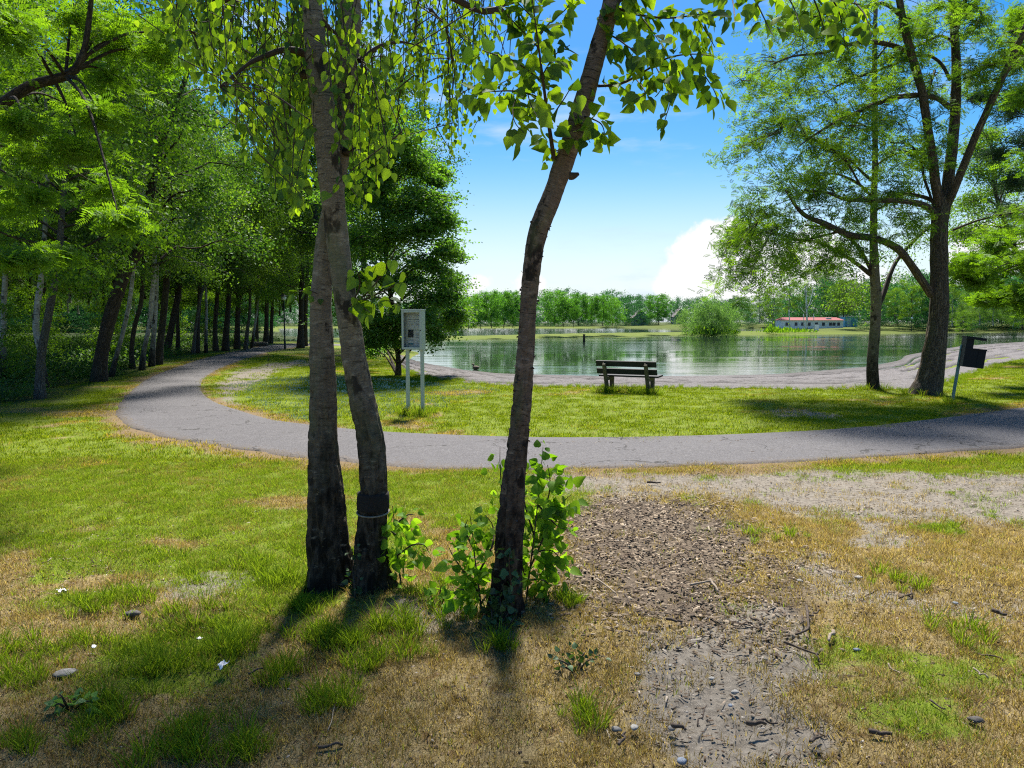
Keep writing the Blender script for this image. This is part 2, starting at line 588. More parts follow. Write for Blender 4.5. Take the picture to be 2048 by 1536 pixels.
def grass_mat(name, dry, green, trans=.45):
    """blades: the instance attribute 'tint' runs from dry straw (0) to green (1)"""
    b = NB(name)
    t = b.attr('tint', 'Fac', 'INSTANCER')
    r = b.attr('rnd')
    g = b.ramp(r, [(0, green[0]), (.6, green[1]), (1, green[2])])
    d = b.ramp(r, [(0, dry[0]), (.6, dry[1]), (1, dry[2])])
    f = b.rng(b.math('ADD', t, b.math('MULTIPLY', b.math('SUBTRACT', r, .5), .7)), .35, .65)
    col = b.mix(f, d, g)
    dif = b.node('ShaderNodeBsdfDiffuse'); b.put(dif.inputs[0], col)
    tr = b.node('ShaderNodeBsdfTranslucent'); b.put(tr.inputs[0], b.mix(1.0, col, (1.5, 1.4, .6), 'MULTIPLY'))
    mx = b.node('ShaderNodeMixShader'); mx.inputs[0].default_value = trans
    b.L.new(dif.outputs[0], mx.inputs[1]); b.L.new(tr.outputs[0], mx.inputs[2])
    b.L.new(mx.outputs[0], b.out.inputs['Surface'])
    return b.m


M['blade'] = grass_mat('grass_blade', [(.12, .085, .032), (.28, .215, .09), (.45, .37, .20)], [(.075, .14, .010), (.135, .22, .014), (.24, .33, .035)])
M['lawn_blade'] = grass_mat('lawn_blade', [(.17, .13, .035), (.33, .26, .07), (.47, .38, .15)], [(.075, .13, .008), (.15, .215, .011), (.25, .31, .03)])

# ------------------------------------------------------------------ the lie of the land
WATER = -0.35
path_out = GL([(760, 682), (640, 683.5), (560, 688), (500, 697), (420, 714), (355, 734), (300, 755), (262, 780), (238, 805), (228, 828), (243, 850), (295, 869), (375, 886),
               (475, 901), (600, 917), (720, 930), (900, 940), (1060, 942), (1250, 938), (1450, 932), (1600, 925), (1800, 912), (2048, 897), (2400, 868)])
path_in = GL([(760, 685), (660, 687), (595, 692), (540, 703), (490, 718), (450, 733), (422, 747), (405, 763), (405, 785), (432, 806), (485, 824), (560, 845), (640, 860), (780, 872),
              (900, 880), (1060, 887), (1250, 887), (1450, 884), (1600, 876), (1750, 863), (1900, 843), (2048, 816), (2400, 775)])
path_out = resample(path_out, 420); path_in = resample(path_in, 420)
path_poly = np.vstack([path_out[::6], path_in[::-1][::6]])
shore_near = GL([(560, 680), (700, 686), (790, 697), (770, 701), (788, 707), (806, 716), (850, 728), (920, 740), (1000, 748), (1200, 753), (1400, 753), (1560, 749), (1650, 742), (1740, 734),
                 (1800, 722), (1815, 712), (1850, 705), (1930, 692), (2048, 684), (2300, 676)], WATER)
spit_near = GL([(2300, 664.5), (2048, 664.5), (1750, 667), (1600, 669.5), (1400, 671), (1200, 674), (1000, 678), (850, 681), (700, 681.5), (560, 677)], WATER)
lake1 = np.vstack([shore_near, spit_near])
spit_far = GL([(560, 673), (700, 676.5), (900, 674), (1100, 669.5), (1300, 667), (1420, 666), (1520, 665.5), (1620, 664)], WATER)
far_shore = GL([(1700, 656.5), (1500, 656), (1100, 656), (560, 656)], WATER)
lake2 = np.vstack([spit_far, far_shore])
grass_edge = GL([(806, 727), (835, 742), (870, 755), (940, 766), (1060, 772), (1300, 774), (1500, 777), (1700, 779), (1830, 778), (1885, 768), (1925, 748), (1990, 725), (2048, 714), (2300, 690)])
shore_beach = GL([(795, 711), (806, 716), (850, 728), (920, 740), (1000, 748), (1200, 753), (1400, 753), (1560, 749), (1650, 742), (1740, 734),
                  (1800, 722), (1815, 712), (1850, 705), (1930, 692), (2048, 684), (2300, 676)], WATER)
mound = G(757, 696)[:2]


def hfun(q):
    """height of the ground without small bumps; q (N,2)"""
    q = np.asarray(q, float).reshape(-1, 2)
    z = np.zeros(len(q))
    far = q[:, 1] > 15
    if far.any():
        p = q[far]
        sd = np.minimum(sdist(p, lake1), sdist(p, lake2))
        zz = np.where(sd > 0, np.minimum(WATER + .045 * sd, 0.0), WATER + .09 * np.maximum(sd, -12))
        bank = sstep(0, 25, sdist(p, lake1)) * sstep(30, 60, p[:, 0]) * sstep(70, 100, p[:, 1])
        zz = zz + bank * .7
        zz = zz + 0.30 * np.exp(-((p[:, 0] - mound[0]) ** 2 / 3.0 ** 2 + (p[:, 1] - mound[1]) ** 2 / 6.0 ** 2))
        z[far] = zz
    return z


def gz(x, y): return float(hfun([[x, y]])[0])


def GP(px, py):
    p = G(px, py); p[2] = gz(p[0], p[1]); return p


dirt_low = GL([(1240, 1245), (1330, 1235), (1420, 1300), (1500, 1375), (1570, 1420), (1640, 1460), (1700, 1560), (1330, 1560), (1300, 1400)])
dirt_up = GL([(1000, 940), (1150, 948), (1400, 945), (1650, 935), (1850, 945), (2048, 942), (2300, 940), (2300, 1075), (2048, 1056), (1800, 1040), (1600, 1022), (1500, 1005), (1300, 985), (1120, 985)])
dirt_mid = GL([(1530, 1120), (1600, 1105), (1690, 1140), (1740, 1180), (1850, 1190), (2048, 1180), (2300, 1170), (2300, 1260), (1950, 1250), (1790, 1225), (1640, 1200)])
dirt_r2 = GL([(1900, 1390), (2048, 1410), (2048, 1440), (1960, 1425)])
chips = GL([(1130, 1100), (1150, 1030), (1230, 1005), (1400, 1010), (1480, 1070), (1490, 1150), (1450, 1200), (1440, 1240), (1330, 1235), (1240, 1235), (1170, 1180)])
bare_left = GL([(0, 1095), (150, 1085), (320, 1095), (330, 1130), (180, 1180), (0, 1185)])
rough_shade = GL([(420, 770), (470, 740), (600, 715), (640, 722), (560, 740), (470, 790), (490, 812), (440, 805)])
lawn_bare = GL([(1500, 820), (1580, 812), (1720, 828), (1690, 840), (1560, 836)])
forest_edge = GL([(0, 845), (60, 815), (130, 800), (210, 772), (290, 745), (340, 725), (420, 703), (500, 690), (560, 683)])
forest_poly = np.vstack([forest_edge, [[-20, 150], [-260, 150], [-260, 6], [-14, 6]]])


def wob(q, s, a, seed): return (fbm(q * s, seed, 4) - .5) * 2 * a


def masks(q):
    """cover of the ground: grass greenness, bare earth, woodland floor"""
    w = wob(q, .9, .75, 3) + wob(q, 3.5, .22, 5)
    dirt = np.zeros(len(q))
    for poly, soft, k in ((dirt_low, .25, .95), (dirt_up, .5, .86), (dirt_mid, .4, .70), (dirt_r2, .15, .8), (lawn_bare, .4, .6), (bare_left, .35, .28), (rough_shade, .5, .8)):
        sdp = sdist(q, poly) + w * (.35 if poly is not lawn_bare else .6)
        dirt = np.maximum(dirt, k * sstep(soft, -soft, sdp))
    wn = fbm(q * 1.6, 61, 4)
    dirt = np.maximum(dirt, .75 * sstep(.54, .64, wn) * (q[:, 1] < 8) * sstep(.2, 1.2, q[:, 0]))
    dirt = np.maximum(dirt, .34 * sstep(.58, .66, wn) * (q[:, 1] < 5.6))
    chip = sstep(.3, -.2, sdist(q, chips) + w * .4)
    chip = np.maximum(chip, .55 * sstep(.56, .64, fbm(q * 2.1, 63, 4)) * (q[:, 1] < 7) * sstep(.9, .3, sdist(q, chips)))
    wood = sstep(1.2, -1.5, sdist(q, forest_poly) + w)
    pd = np.abs(sdist(q, path_poly))
    edge = sstep(.75, .05, pd + w * .8 + .12)
    for c, r in (((-1.6, 4.9), .55), ((-.05, 4.4), .5)):
        dirt = np.maximum(dirt, .55 * sstep(r, r * .4, np.hypot(q[:, 0] - c[0] + .45, q[:, 1] - c[1]) + w * .25))
    x, y = q[:, 0], q[:, 1]
    n1 = fbm(q * .55, 11, 4); n2 = fbm(q * 2.2, 23, 4)
    patch = .55 * n1 + .45 * n2
    green_bias = np.where(y < 8.2, np.interp(x, [-5, -1.2, .3, 1.2, 4, 8], [.07, .03, -.02, -.09, -.08, 0]), .12)
    green_bias = green_bias + np.where(y < 8.2, np.interp(y, [3, 4.3, 5.2, 6.0, 7.5], [-.07, -.06, -.04, .03, .06]), 0) * (x < .8)
    green_bias = green_bias - .07 * sstep(1.0, 1.6, x) * sstep(5.6, 5.0, y)
    green = sstep(.40, .60, patch + green_bias)
    green = np.where(y > 8.2, np.clip(green * .8 + .17, 0, 1), green)
    green = green * (1 - .75 * edge)
    green = np.where(y > 60, .95, green)
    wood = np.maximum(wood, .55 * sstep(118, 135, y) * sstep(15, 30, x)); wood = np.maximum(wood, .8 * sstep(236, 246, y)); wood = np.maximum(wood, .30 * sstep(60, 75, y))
    return green, dirt, chip, wood, edge


# ------------------------------------------------------------------ ground
def axis_(dense0, dense1, step, lo, hi, g):
    a = list(np.arange(dense0, dense1 + 1e-6, step))
    s, v = step, a[-1]
    while v < hi: s *= g; v += s; a.append(v)
    s, v = step, a[0]; pre = []
    while v > lo: s *= g; v -= s; pre.append(v)
    return np.array(pre[::-1] + a)


def ground_material():
    b = NB('ground_cover')
    p = b.pos()
    g = b.attr('green'); d = b.attr('dirt'); ch = b.attr('chip'); wd = b.attr('wood'); ed = b.attr('edge')
    n1 = b.noise(p, 3.0, 5, .6); n2 = b.noise(p, 22.0, 5, .65); n3 = b.noise(p, 110.0, 4, .65); n4 = b.noise(p, 9.0, 4, .6)
    straw = b.mix(b.rng(n3, .3, .7), (.10, .07, .03), (.30, .235, .115))
    straw = b.mix(b.rng(n4, .5, .68), straw, (.11, .07, .03))
    grn = b.mix(b.rng(n3, .3, .7), (.07, .10, .010), (.17, .22, .022))
    grn = b.mix(b.rng(n4, .5, .75), grn, (.16, .15, .03))
    gf = b.rng(b.math('ADD', g, b.math('MULTIPLY', b.math('SUBTRACT', n2, .5), .9)), .3, .7)
    c = b.mix(gf, straw, grn)
    earth = b.mix(b.rng(n2, .3, .7), (.12, .104, .085), (.215, .19, .158))
    earth = b.mix(b.rng(n3, .6, .78), earth, (.06, .045, .034))
    earth = b.mix(b.rng(b.voro(p, 45.0), .11, .07), earth, (.30, .28, .25))
    df = b.rng(b.math('ADD', d, b.math('MULTIPLY', b.math('SUBTRACT', n2, .5), .8)), .32, .62)
    c = b.mix(df, c, earth)
    lit = b.mix(b.rng(n3, .35, .65), (.05, .038, .028), (.15, .118, .086))
    ef = b.rng(b.math('ADD', ed, b.math('MULTIPLY', b.math('SUBTRACT', n2, .5), 1.0)), .45, .8)
    c = b.mix(b.math('MULTIPLY', ef, .8), c, (.15, .105, .06))
    c = b.mix(b.rng(b.math('ADD', ch, b.math('MULTIPLY', b.math('SUBTRACT', n2, .5), .5)), .3, .6), c, lit)
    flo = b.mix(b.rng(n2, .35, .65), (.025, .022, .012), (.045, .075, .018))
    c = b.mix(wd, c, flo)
    h = b.math('ADD', b.math('MULTIPLY', n2, .6), b.math('MULTIPLY', n3, .5))
    b.principled(c, .95, b.bump(h, .7, .016), .1)
    return b.m


def build_ground():
    xs = axis_(-7, 7, .055, -420, 420, 1.045)
    ys = axis_(1.6, 11, .055, -60, 620, 1.028)
    X, Y = np.meshgrid(xs, ys)
    q = np.stack([X.ravel(), Y.ravel()], 1)
    z = hfun(q)
    green, dirt, chip, wood, edge = masks(q)
    near = sstep(16, 9, q[:, 1])
    ps = sdist(q, path_poly)
    bump = (fbm(q * 1.3, 31, 3) - .5) * .09 + (fbm(q * 7, 37, 3) - .5) * .035 * near
    bump = bump - .015 * dirt
    z = z + np.where(q[:, 1] < 40, bump, bump * .5) * sstep(-.1, .5, ps)
    z = z - .05 * sstep(-.2, -.55, ps)
    # the sand lies on top of the ground along the shore
    beach = np.vstack([shore_beach, grass_edge[::-1]])
    z = z - .06 * sstep(.15, -.25, sdist(q, beach)) * (q[:, 1] > 15)
    z = z + wood * (fbm(q * .8, 41, 3) - .4) * .15
    nx, ny = len(xs), len(ys)
    i = np.arange(ny - 1)[:, None] * nx; j = np.arange(nx - 1)[None]
    F = np.stack([i + j, i + j + 1, i + nx + j + 1, i + nx + j], -1).reshape(-1, 4)
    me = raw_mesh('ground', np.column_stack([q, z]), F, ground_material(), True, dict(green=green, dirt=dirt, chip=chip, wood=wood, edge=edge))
    tag(link('ground', me), 'lawn and worn earth running down to the lake', kind='structure')


build_ground()


def path_material():
    b = NB('worn_asphalt')
    p = b.pos()
    n1 = b.noise(p, 1.2, 4, .6); n2 = b.noise(p, 160.0, 3, .7); v = b.voro(p, 95.0); n3 = b.noise(p, 14.0, 4, .6)
    c = b.mix(b.rng(n2, .3, .7), (.045, .042, .047), (.125, .118, .124))
    c = b.mix(b.rng(n1, .35, .7, 0, .5), c, (.105, .10, .104))
    c = b.mix(b.rng(b.voro(p, 34.0), .10, .05), c, (.22, .21, .20))
    c = b.mix(b.rng(b.math('ADD', b.attr('edge'), b.math('MULTIPLY', b.math('SUBTRACT', n3, .5), 1.4)), .5, .8, 0, .75), c, (.13, .095, .065))
    c = b.mix(b.rng(b.noise(b.map(p, (3, 12, 1)), 1.0, 5, .65), .66, .72, 0, .6), c, (.28, .27, .265))
    c = b.mix(b.rng(n3, .35, .65, 0, .45), c, (.052, .048, .05))
    n4 = b.noise(p, 48.0, 3, .7)
    c = b.mix(b.rng(n4, .52, .66, 0, .7), c, (.17, .16, .16)); c = b.mix(b.rng(n4, .46, .34, 0, .7), c, (.04, .037, .038))
    wp = b.node('ShaderNodeVectorMath', operation='ADD'); b.put(wp.inputs[0], p); sc = b.node('ShaderNodeVectorMath', operation='SCALE'); b.put(sc.inputs[0], b.noise(p, 2.0, 4, .6, 'Color')); sc.inputs['Scale'].default_value = .9; b.put(wp.inputs[1], sc.outputs[0])
    crack = b.rng(b.voro(wp.outputs[0], .55, 'DISTANCE_TO_EDGE'), .012, .003)
    c = b.mix(b.math('MULTIPLY', crack, b.rng(n1, .45, .55)), c, (.018, .016, .016))
    b.principled(c, .85, b.bump(b.math('ADD', b.math('MULTIPLY', v, .5), b.math('ADD', n2, n4)), .6, .008), .25)
    return b.m


def build_path():
    n, m = 420, 22
    t = np.r_[0, .012, np.linspace(.04, .96, m - 4), .988, 1]
    jo = (fbm(path_out * 1.7, 51, 4) - .5) * .28; ji = (fbm(path_in * 1.7, 53, 4) - .5) * .28
    ctr = (path_out + path_in) / 2
    do = unit(path_out - ctr); di = unit(path_in - ctr)
    A = path_out + do * jo[:, None]; B = path_in + di * ji[:, None]
    q = (A[:, None] * (1 - t[None, :, None]) + B[:, None] * t[None, :, None]).reshape(-1, 2)
    z = hfun(q) + .012 + .03 * np.tile(1 - (2 * t - 1) ** 2, n) + (fbm(q * 3, 57, 3) - .5) * .008
    z = z - np.tile(np.where((t == 0) | (t == 1), .06, 0.0), n)
    ed = np.tile(np.abs(2 * t - 1) ** 6, n)
    i = np.arange(n - 1)[:, None] * m; j = np.arange(m - 1)[None]
    F = np.stack([i + j, i + j + 1, i + m + j + 1, i + m + j], -1).reshape(-1, 4)
    me = raw_mesh('path', np.column_stack([q, z]), F[:, ::-1], path_material(), True, {'edge': ed})
    tag(link('path', me), 'grey asphalt path curving round the lawn', kind='structure')


build_path()


def build_beach():
    b = NB('grey_sand')
    p = b.pos()
    n1 = b.noise(p, 1.5, 5, .6); n2 = b.noise(p, 40, 4, .65); n3 = b.noise(p, 7, 5, .65)
    c = b.mix(b.rng(n2, .3, .7), (.095, .086, .088), (.19, .175, .172))
    c = b.mix(b.rng(n3, .5, .68, 0, .85), c, (.055, .048, .045))
    c = b.mix(b.attr('rut'), c, (.022, .018, .016))
    wet = b.attr('wet')
    c = b.mix(b.math('MULTIPLY', wet, .65), c, (.045, .04, .035))
    b.principled(c, .9, b.bump(b.math('ADD', n2, b.math('MULTIPLY', n3, 2)), .8, .04), .25)
    n, m = 760, 70
    A = resample(shore_beach, n); B = resample(grass_edge, n)
    A = A + unit(A - B) * (.8 + (fbm(A * .35, 61, 4) - .5)[:, None] * .8)
    B = B + unit(B - A) * ((fbm(B * .9, 63, 4) - .5)[:, None] * 1.4 + .1)
    t = np.linspace(0, 1, m)
    q = (A[:, None] * (1 - t[None, :, None]) + B[:, None] * t[None, :, None])
    T = np.repeat(t[None], n, 0)
    s = np.linspace(0, 1, n)[:, None]
    rut = np.zeros((n, m))
    for k, c0 in enumerate((.20, .33, .47, .58, .74, .86)):
        cen = c0 + .06 * (fbm(np.column_stack([np.linspace(0, 9, n), np.full(n, k * 3.3)]), 71 + k, 3) - .5)[:, None] * 2
        w = .020 + .018 * fbm(np.column_stack([np.linspace(0, 40, n), np.full(n, k * 1.7)]), 81, 3)[:, None]
        on = sstep(.38, .5, fbm(np.column_stack([np.linspace(0, 14, n), np.full(n, k * 2.7)]), 91, 2))[:, None]
        on = np.maximum(on, sstep(.60, .70, s))
        rut = np.maximum(rut, np.exp(-((T - cen) / w) ** 2) * on)
    qf = q.reshape(-1, 2)
    lump = (fbm(qf * 1.1, 65, 4) - .5) * .16 + (fbm(qf * 5, 67, 3) - .5) * .07
    z = hfun(qf) + .02 + lump * np.sin(np.clip(T.ravel(), 0, 1) * PI) - rut.ravel() * .12
    z = z - .03 * (T.ravel() > .97)
    i = np.arange(n - 1)[:, None] * m; j = np.arange(m - 1)[None]
    F = np.stack([i + j, i + j + 1, i + m + j + 1, i + m + j], -1).reshape(-1, 4)
    wetv = sstep(.30, .05, T.ravel() + (fbm(qf * .8, 69, 3) - .5) * .2)
    me = raw_mesh('beach', np.column_stack([qf, z]), F[:, ::-1], b.m, True, {'rut': np.clip(rut.ravel() * 1.1, 0, 1), 'wet': wetv})
    tag(link('beach', me), 'grey sand beach with wheel ruts along the water', kind='structure')


build_beach()


def build_water():
    b = NB('lake_water')
    p = b.pos()
    w1 = b.noise(b.map(p, (.5, 1.6, 1)), 1.0, 4, .55); w2 = b.noise(b.map(p, (2.2, 5.5, 1), (4, 1, 0)), 1.0, 3, .55)
    calm = b.rng(b.noise(b.map(p, (.03, .12, 1), (2, 7, 0)), 1.0, 4, .6), .40, .60, .15, 2.0)
    h = b.math('MULTIPLY', b.math('ADD', b.math('MULTIPLY', w1, .6), b.math('MULTIPLY', w2, .30)), calm)
    bp = b.bump(h, .16, .06)
    pr = b.principled((.03, .05, .03), .03, bp, .6)
    pr.inputs['IOR'].default_value = 1.6
    V = np.array([[-420, 18, WATER], [420, 18, WATER], [420, 420, WATER], [-420, 420, WATER]], float)
    tag(link('lake', raw_mesh('lake', V, np.array([[0, 1, 2, 3]]), b.m)), 'rippled lake mirroring the trees and sky', kind='structure')


build_water()

# ------------------------------------------------------------------ trees
def tree_proto(seed, H, cb, R, limbs, per, leaf, lsize, shape, lmat, bmat, droop=.2, rise=.7, spread=.38, flat=.75, top=.25, trunk_r=None, lean=.0, nsub=4):
    """meshes (trunk, branches, crown) of a tree of height H standing at the origin"""
    rng = np.random.default_rng(seed)
    tr = trunk_r or H * .013
    zz = np.linspace(-.1, H, 9)
    wx = np.cumsum(rng.normal(0, .012 * H, 9)) + lean * zz; wy = np.cumsum(rng.normal(0, .012 * H, 9))
    wx -= wx[0]; wy -= wy[0]
    tp = np.column_stack([wx, wy, zz])
    rad = tr * np.clip(1 - .92 * (zz / H) ** .9, .04, 1); rad[0] *= 1.5; rad[1] *= 1.0
    T = Tubes(); T.add(tp, rad, 10, 40, seed=seed)
    Bt = Tubes()
    clumps, cr = [], []
    for k in range(limbs):
        u = cb + (.97 - cb) * (k + rng.random() * .8) / limbs
        base = np.array([np.interp(u * H, zz, tp[:, i]) for i in range(3)])
        az = k * 2.399 + rng.normal(0, .3)
        env = R * (top + (1 - top) * math.sin(PI * min(1, (1 - (u - cb) / (1 - cb)) * .80 + .06)) ** .8) * rng.uniform(.75, 1.15)
        n = 6
        sgm = np.linspace(0, 1, n)
        out = env * sgm
        up = env * (rise * sgm - droop * 1.6 * sgm ** 2.4)
        pts = base + np.column_stack([np.cos(az) * out, np.sin(az) * out, up]) + np.r_[[[0, 0, 0]], rng.normal(0, .05 * env, (n - 1, 3))]
        r0 = max(.012, tr * .34 * (1 - u * .6))
        Bt.add(pts, np.linspace(r0, r0 * .2, n), 5, 9, cap=False, seed=k)
        for s in range(nsub):
            f = rng.uniform(.3, .95); o = np.array([np.interp(f, sgm, pts[:, i]) for i in range(3)])
            a2 = az + rng.choice([-1, 1]) * rng.uniform(.4, 1.2); l2 = env * rng.uniform(.25, .5)
            e = o + np.array([math.cos(a2) * l2, math.sin(a2) * l2, l2 * rng.uniform(-.3 - droop, .5)])
            mid = (o + e) / 2 + rng.normal(0, .06 * l2, 3)
            Bt.add([o, mid, e], [r0 * .35, r0 * .25, r0 * .1], 4, 5, cap=False)
            for g in (.45, .75, 1.0):
                clumps.append(o + (e - o) * g); cr.append(spread * R * .45)
        for g in (.55, .75, .9, 1.02):
            clumps.append(np.array([np.interp(g, sgm, pts[:, i]) for i in range(3)])); cr.append(spread * R * .5)
    for g in np.linspace(.86, 1.01, 4):
        clumps.append(np.array([np.interp(g * H, zz, tp[:, i]) for i in range(3)])); cr.append(spread * R * .5)
    clumps = np.array(clumps); cr = np.array(cr) * rng.uniform(.6, 1.4, len(cr))
    idx = rng.integers(0, len(clumps), leaf)
    off = rng.normal(0, .55, (leaf, 3)); off[:, 2] *= flat
    pos = clumps[idx] + off * cr[idx][:, None]
    pos[:, 2] -= droop * np.abs(rng.normal(0, 1, leaf)) * cr[idx]
    pos[:, 2] = np.maximum(pos[:, 2], .25)
    ax = rand_dirs(rng, leaf); ax[:, 2] -= .4 + 1.2 * droop
    nr = rand_dirs(rng, leaf); nr[:, 2] += .7
    cl = rng.random(len(clumps))
    rnd = np.clip(.55 * cl[idx] + .45 * rng.random(leaf), 0, 1)
    cm = leaf_mesh('crown', pos, ax, nr, lsize * rng.uniform(.7, 1.3, leaf), shape, rng, lmat, rnd)
    return T.mesh('trunk', bmat), Bt.mesh('branches', bmat), cm, H


PT = {}
PT['birch_a'] = tree_proto(11, 11.5, .33, 2.3, 26, 0, 21000, .085, LEAF_QUAD, M['leaf_birch'], M['birch_far'], .45, .75, .30)
PT['birch_b'] = tree_proto(12, 12.5, .30, 2.6, 30, 0, 23000, .085, LEAF_QUAD, M['leaf_birch'], M['birch_far'], .5, .7, .30)
PT['oak_a'] = tree_proto(13, 11.0, .32, 3.0, 26, 0, 23000, .10, LEAF_QUAD, M['leaf_oak'], M['dark_bark'], .2, .6, .32)
PT['oak_b'] = tree_proto(14, 12.0, .34, 3.2, 28, 0, 23000, .10, LEAF_QUAD, M['leaf_oak'], M['dark_bark'], .25, .5, .32)
PT['lime_a'] = tree_proto(15, 9.5, .26, 2.6, 22, 0, 17000, .095, LEAF_QUAD, M['leaf_lime'], M['dark_bark'], .2, .6, .32)
PT['spit_a'] = tree_proto(16, 7.2, .36, 2.1, 20, 0, 6500, .17, LEAF_QUAD, M['leaf_spit'], M['dark_bark'], .15, .7, .5, top=.35)
PT['spit_b'] = tree_proto(17, 7.2, .40, 1.8, 20, 0, 6000, .17, LEAF_QUAD, M['leaf_spit'], M['grey_bark'], .2, .9, .5, top=.35)
PT['spit_c'] = tree_proto(18, 7.2, .30, 2.4, 24, 0, 7500, .17, LEAF_QUAD, M['leaf_spit'], M['dark_bark'], .2, .5, .5, top=.3)
PT['far_a'] = tree_proto(19, 11, .12, 3.8, 22, 0, 5000, .34, LEAF_QUAD, M['leaf_far'], M['dark_bark'], .2, .6, .5, top=.4)
PT['far_b'] = tree_proto(20, 12, .15, 3.2, 22, 0, 5000, .34, LEAF_QUAD, M['leaf_far'], M['birch_far'], .3, .6, .5, top=.35)
PT['willow'] = tree_proto(22, 5.0, .05, 2.5, 26, 0, 9000, .15, LEAF_QUAD, M['leaf_willow'], M['grey_bark'], .45, .8, .5, top=.55)
PT['sapling'] = tree_proto(21, 3.2, .12, .8, 16, 0, 2600, .09, LEAF_QUAD, M['leaf_lime'], M['dark_bark'], .2, .7, .6)


def place(kind, name, label, cat, x, y, s=1.0, rz=0.0, group=None, sxy=None, z=None, lean=(0, 0), mats=None):
    tm, bm_, cm, H = PT[kind]
    t = thing(name, label, cat, (x, y, gz(x, y) if z is None else z), rz, group)
    t.scale = ((sxy or s), (sxy or s), s)
    t.rotation_euler = (lean[0], lean[1], rz)
    for n, me in (('trunk', tm), ('branches', bm_), ('crown', cm)):
        link(n, me, t)
    return t


def traced(name, label, cat, pts, d, bark, crown_kind=None, group=None, top_h=None, cs=1.0, nseg=10, rz=0.0, flare=1.35, tw=None, disp=None, rings=None):
    """tree whose trunk follows points (px, py, width px) of the photograph at distance d; the crown sits on top of it"""
    q = np.array(pts, float)
    W = np.array([P(a, b, d) for a, b, w in q])
    r = q[:, 2] / 2 / FPX * d
    base = W[0].copy(); g = gz(base[0], base[1])
    W[0, 2] = g - .08
    if top_h:
        dirv = unit(W[-1] - W[-2]); dirv = unit(dirv * .6 + np.array([0, 0, .5]))
        k = max(0.5, (top_h - W[-1, 2]) / dirv[2])
        for f in (.35, .7, 1.0):
            W = np.vstack([W, W[len(q) - 1] + dirv * k * f + np.array([.15 * math.sin(f * 5 + d), 0.1 * math.cos(f * 4 + d), 0])])
            r = np.r_[r, r[len(q) - 1] * (1 - .9 * f)]
    r[0] *= flare
    root = np.array([base[0], base[1], g])
    t = thing(name, label, cat, tuple(root), 0, group)
    T = Tubes(); T.add(W - root, r, nseg, rings or max(20, len(W) * 6), disp=disp, seed=(d * 7) % 5)
    link('trunk', T.mesh('trunk', bark), t)
    if crown_kind:
        tm, bm_, cm, H = PT[crown_kind]
        a = W[-1] - root
        s = cs
        for n, me in (('branches', bm_), ('crown', cm)):
            o = link(n, me, t)
            o.rotation_euler = (0, 0, rz)
            o.scale = (s, s, a[2] / H)
            mid = W[len(W) // 2 + 1] - root
            o.location = (a[0] * .5 + mid[0] * .3, a[1] * .5 + mid[1] * .3, 0)
    return t, root


rnd = random.Random(5)
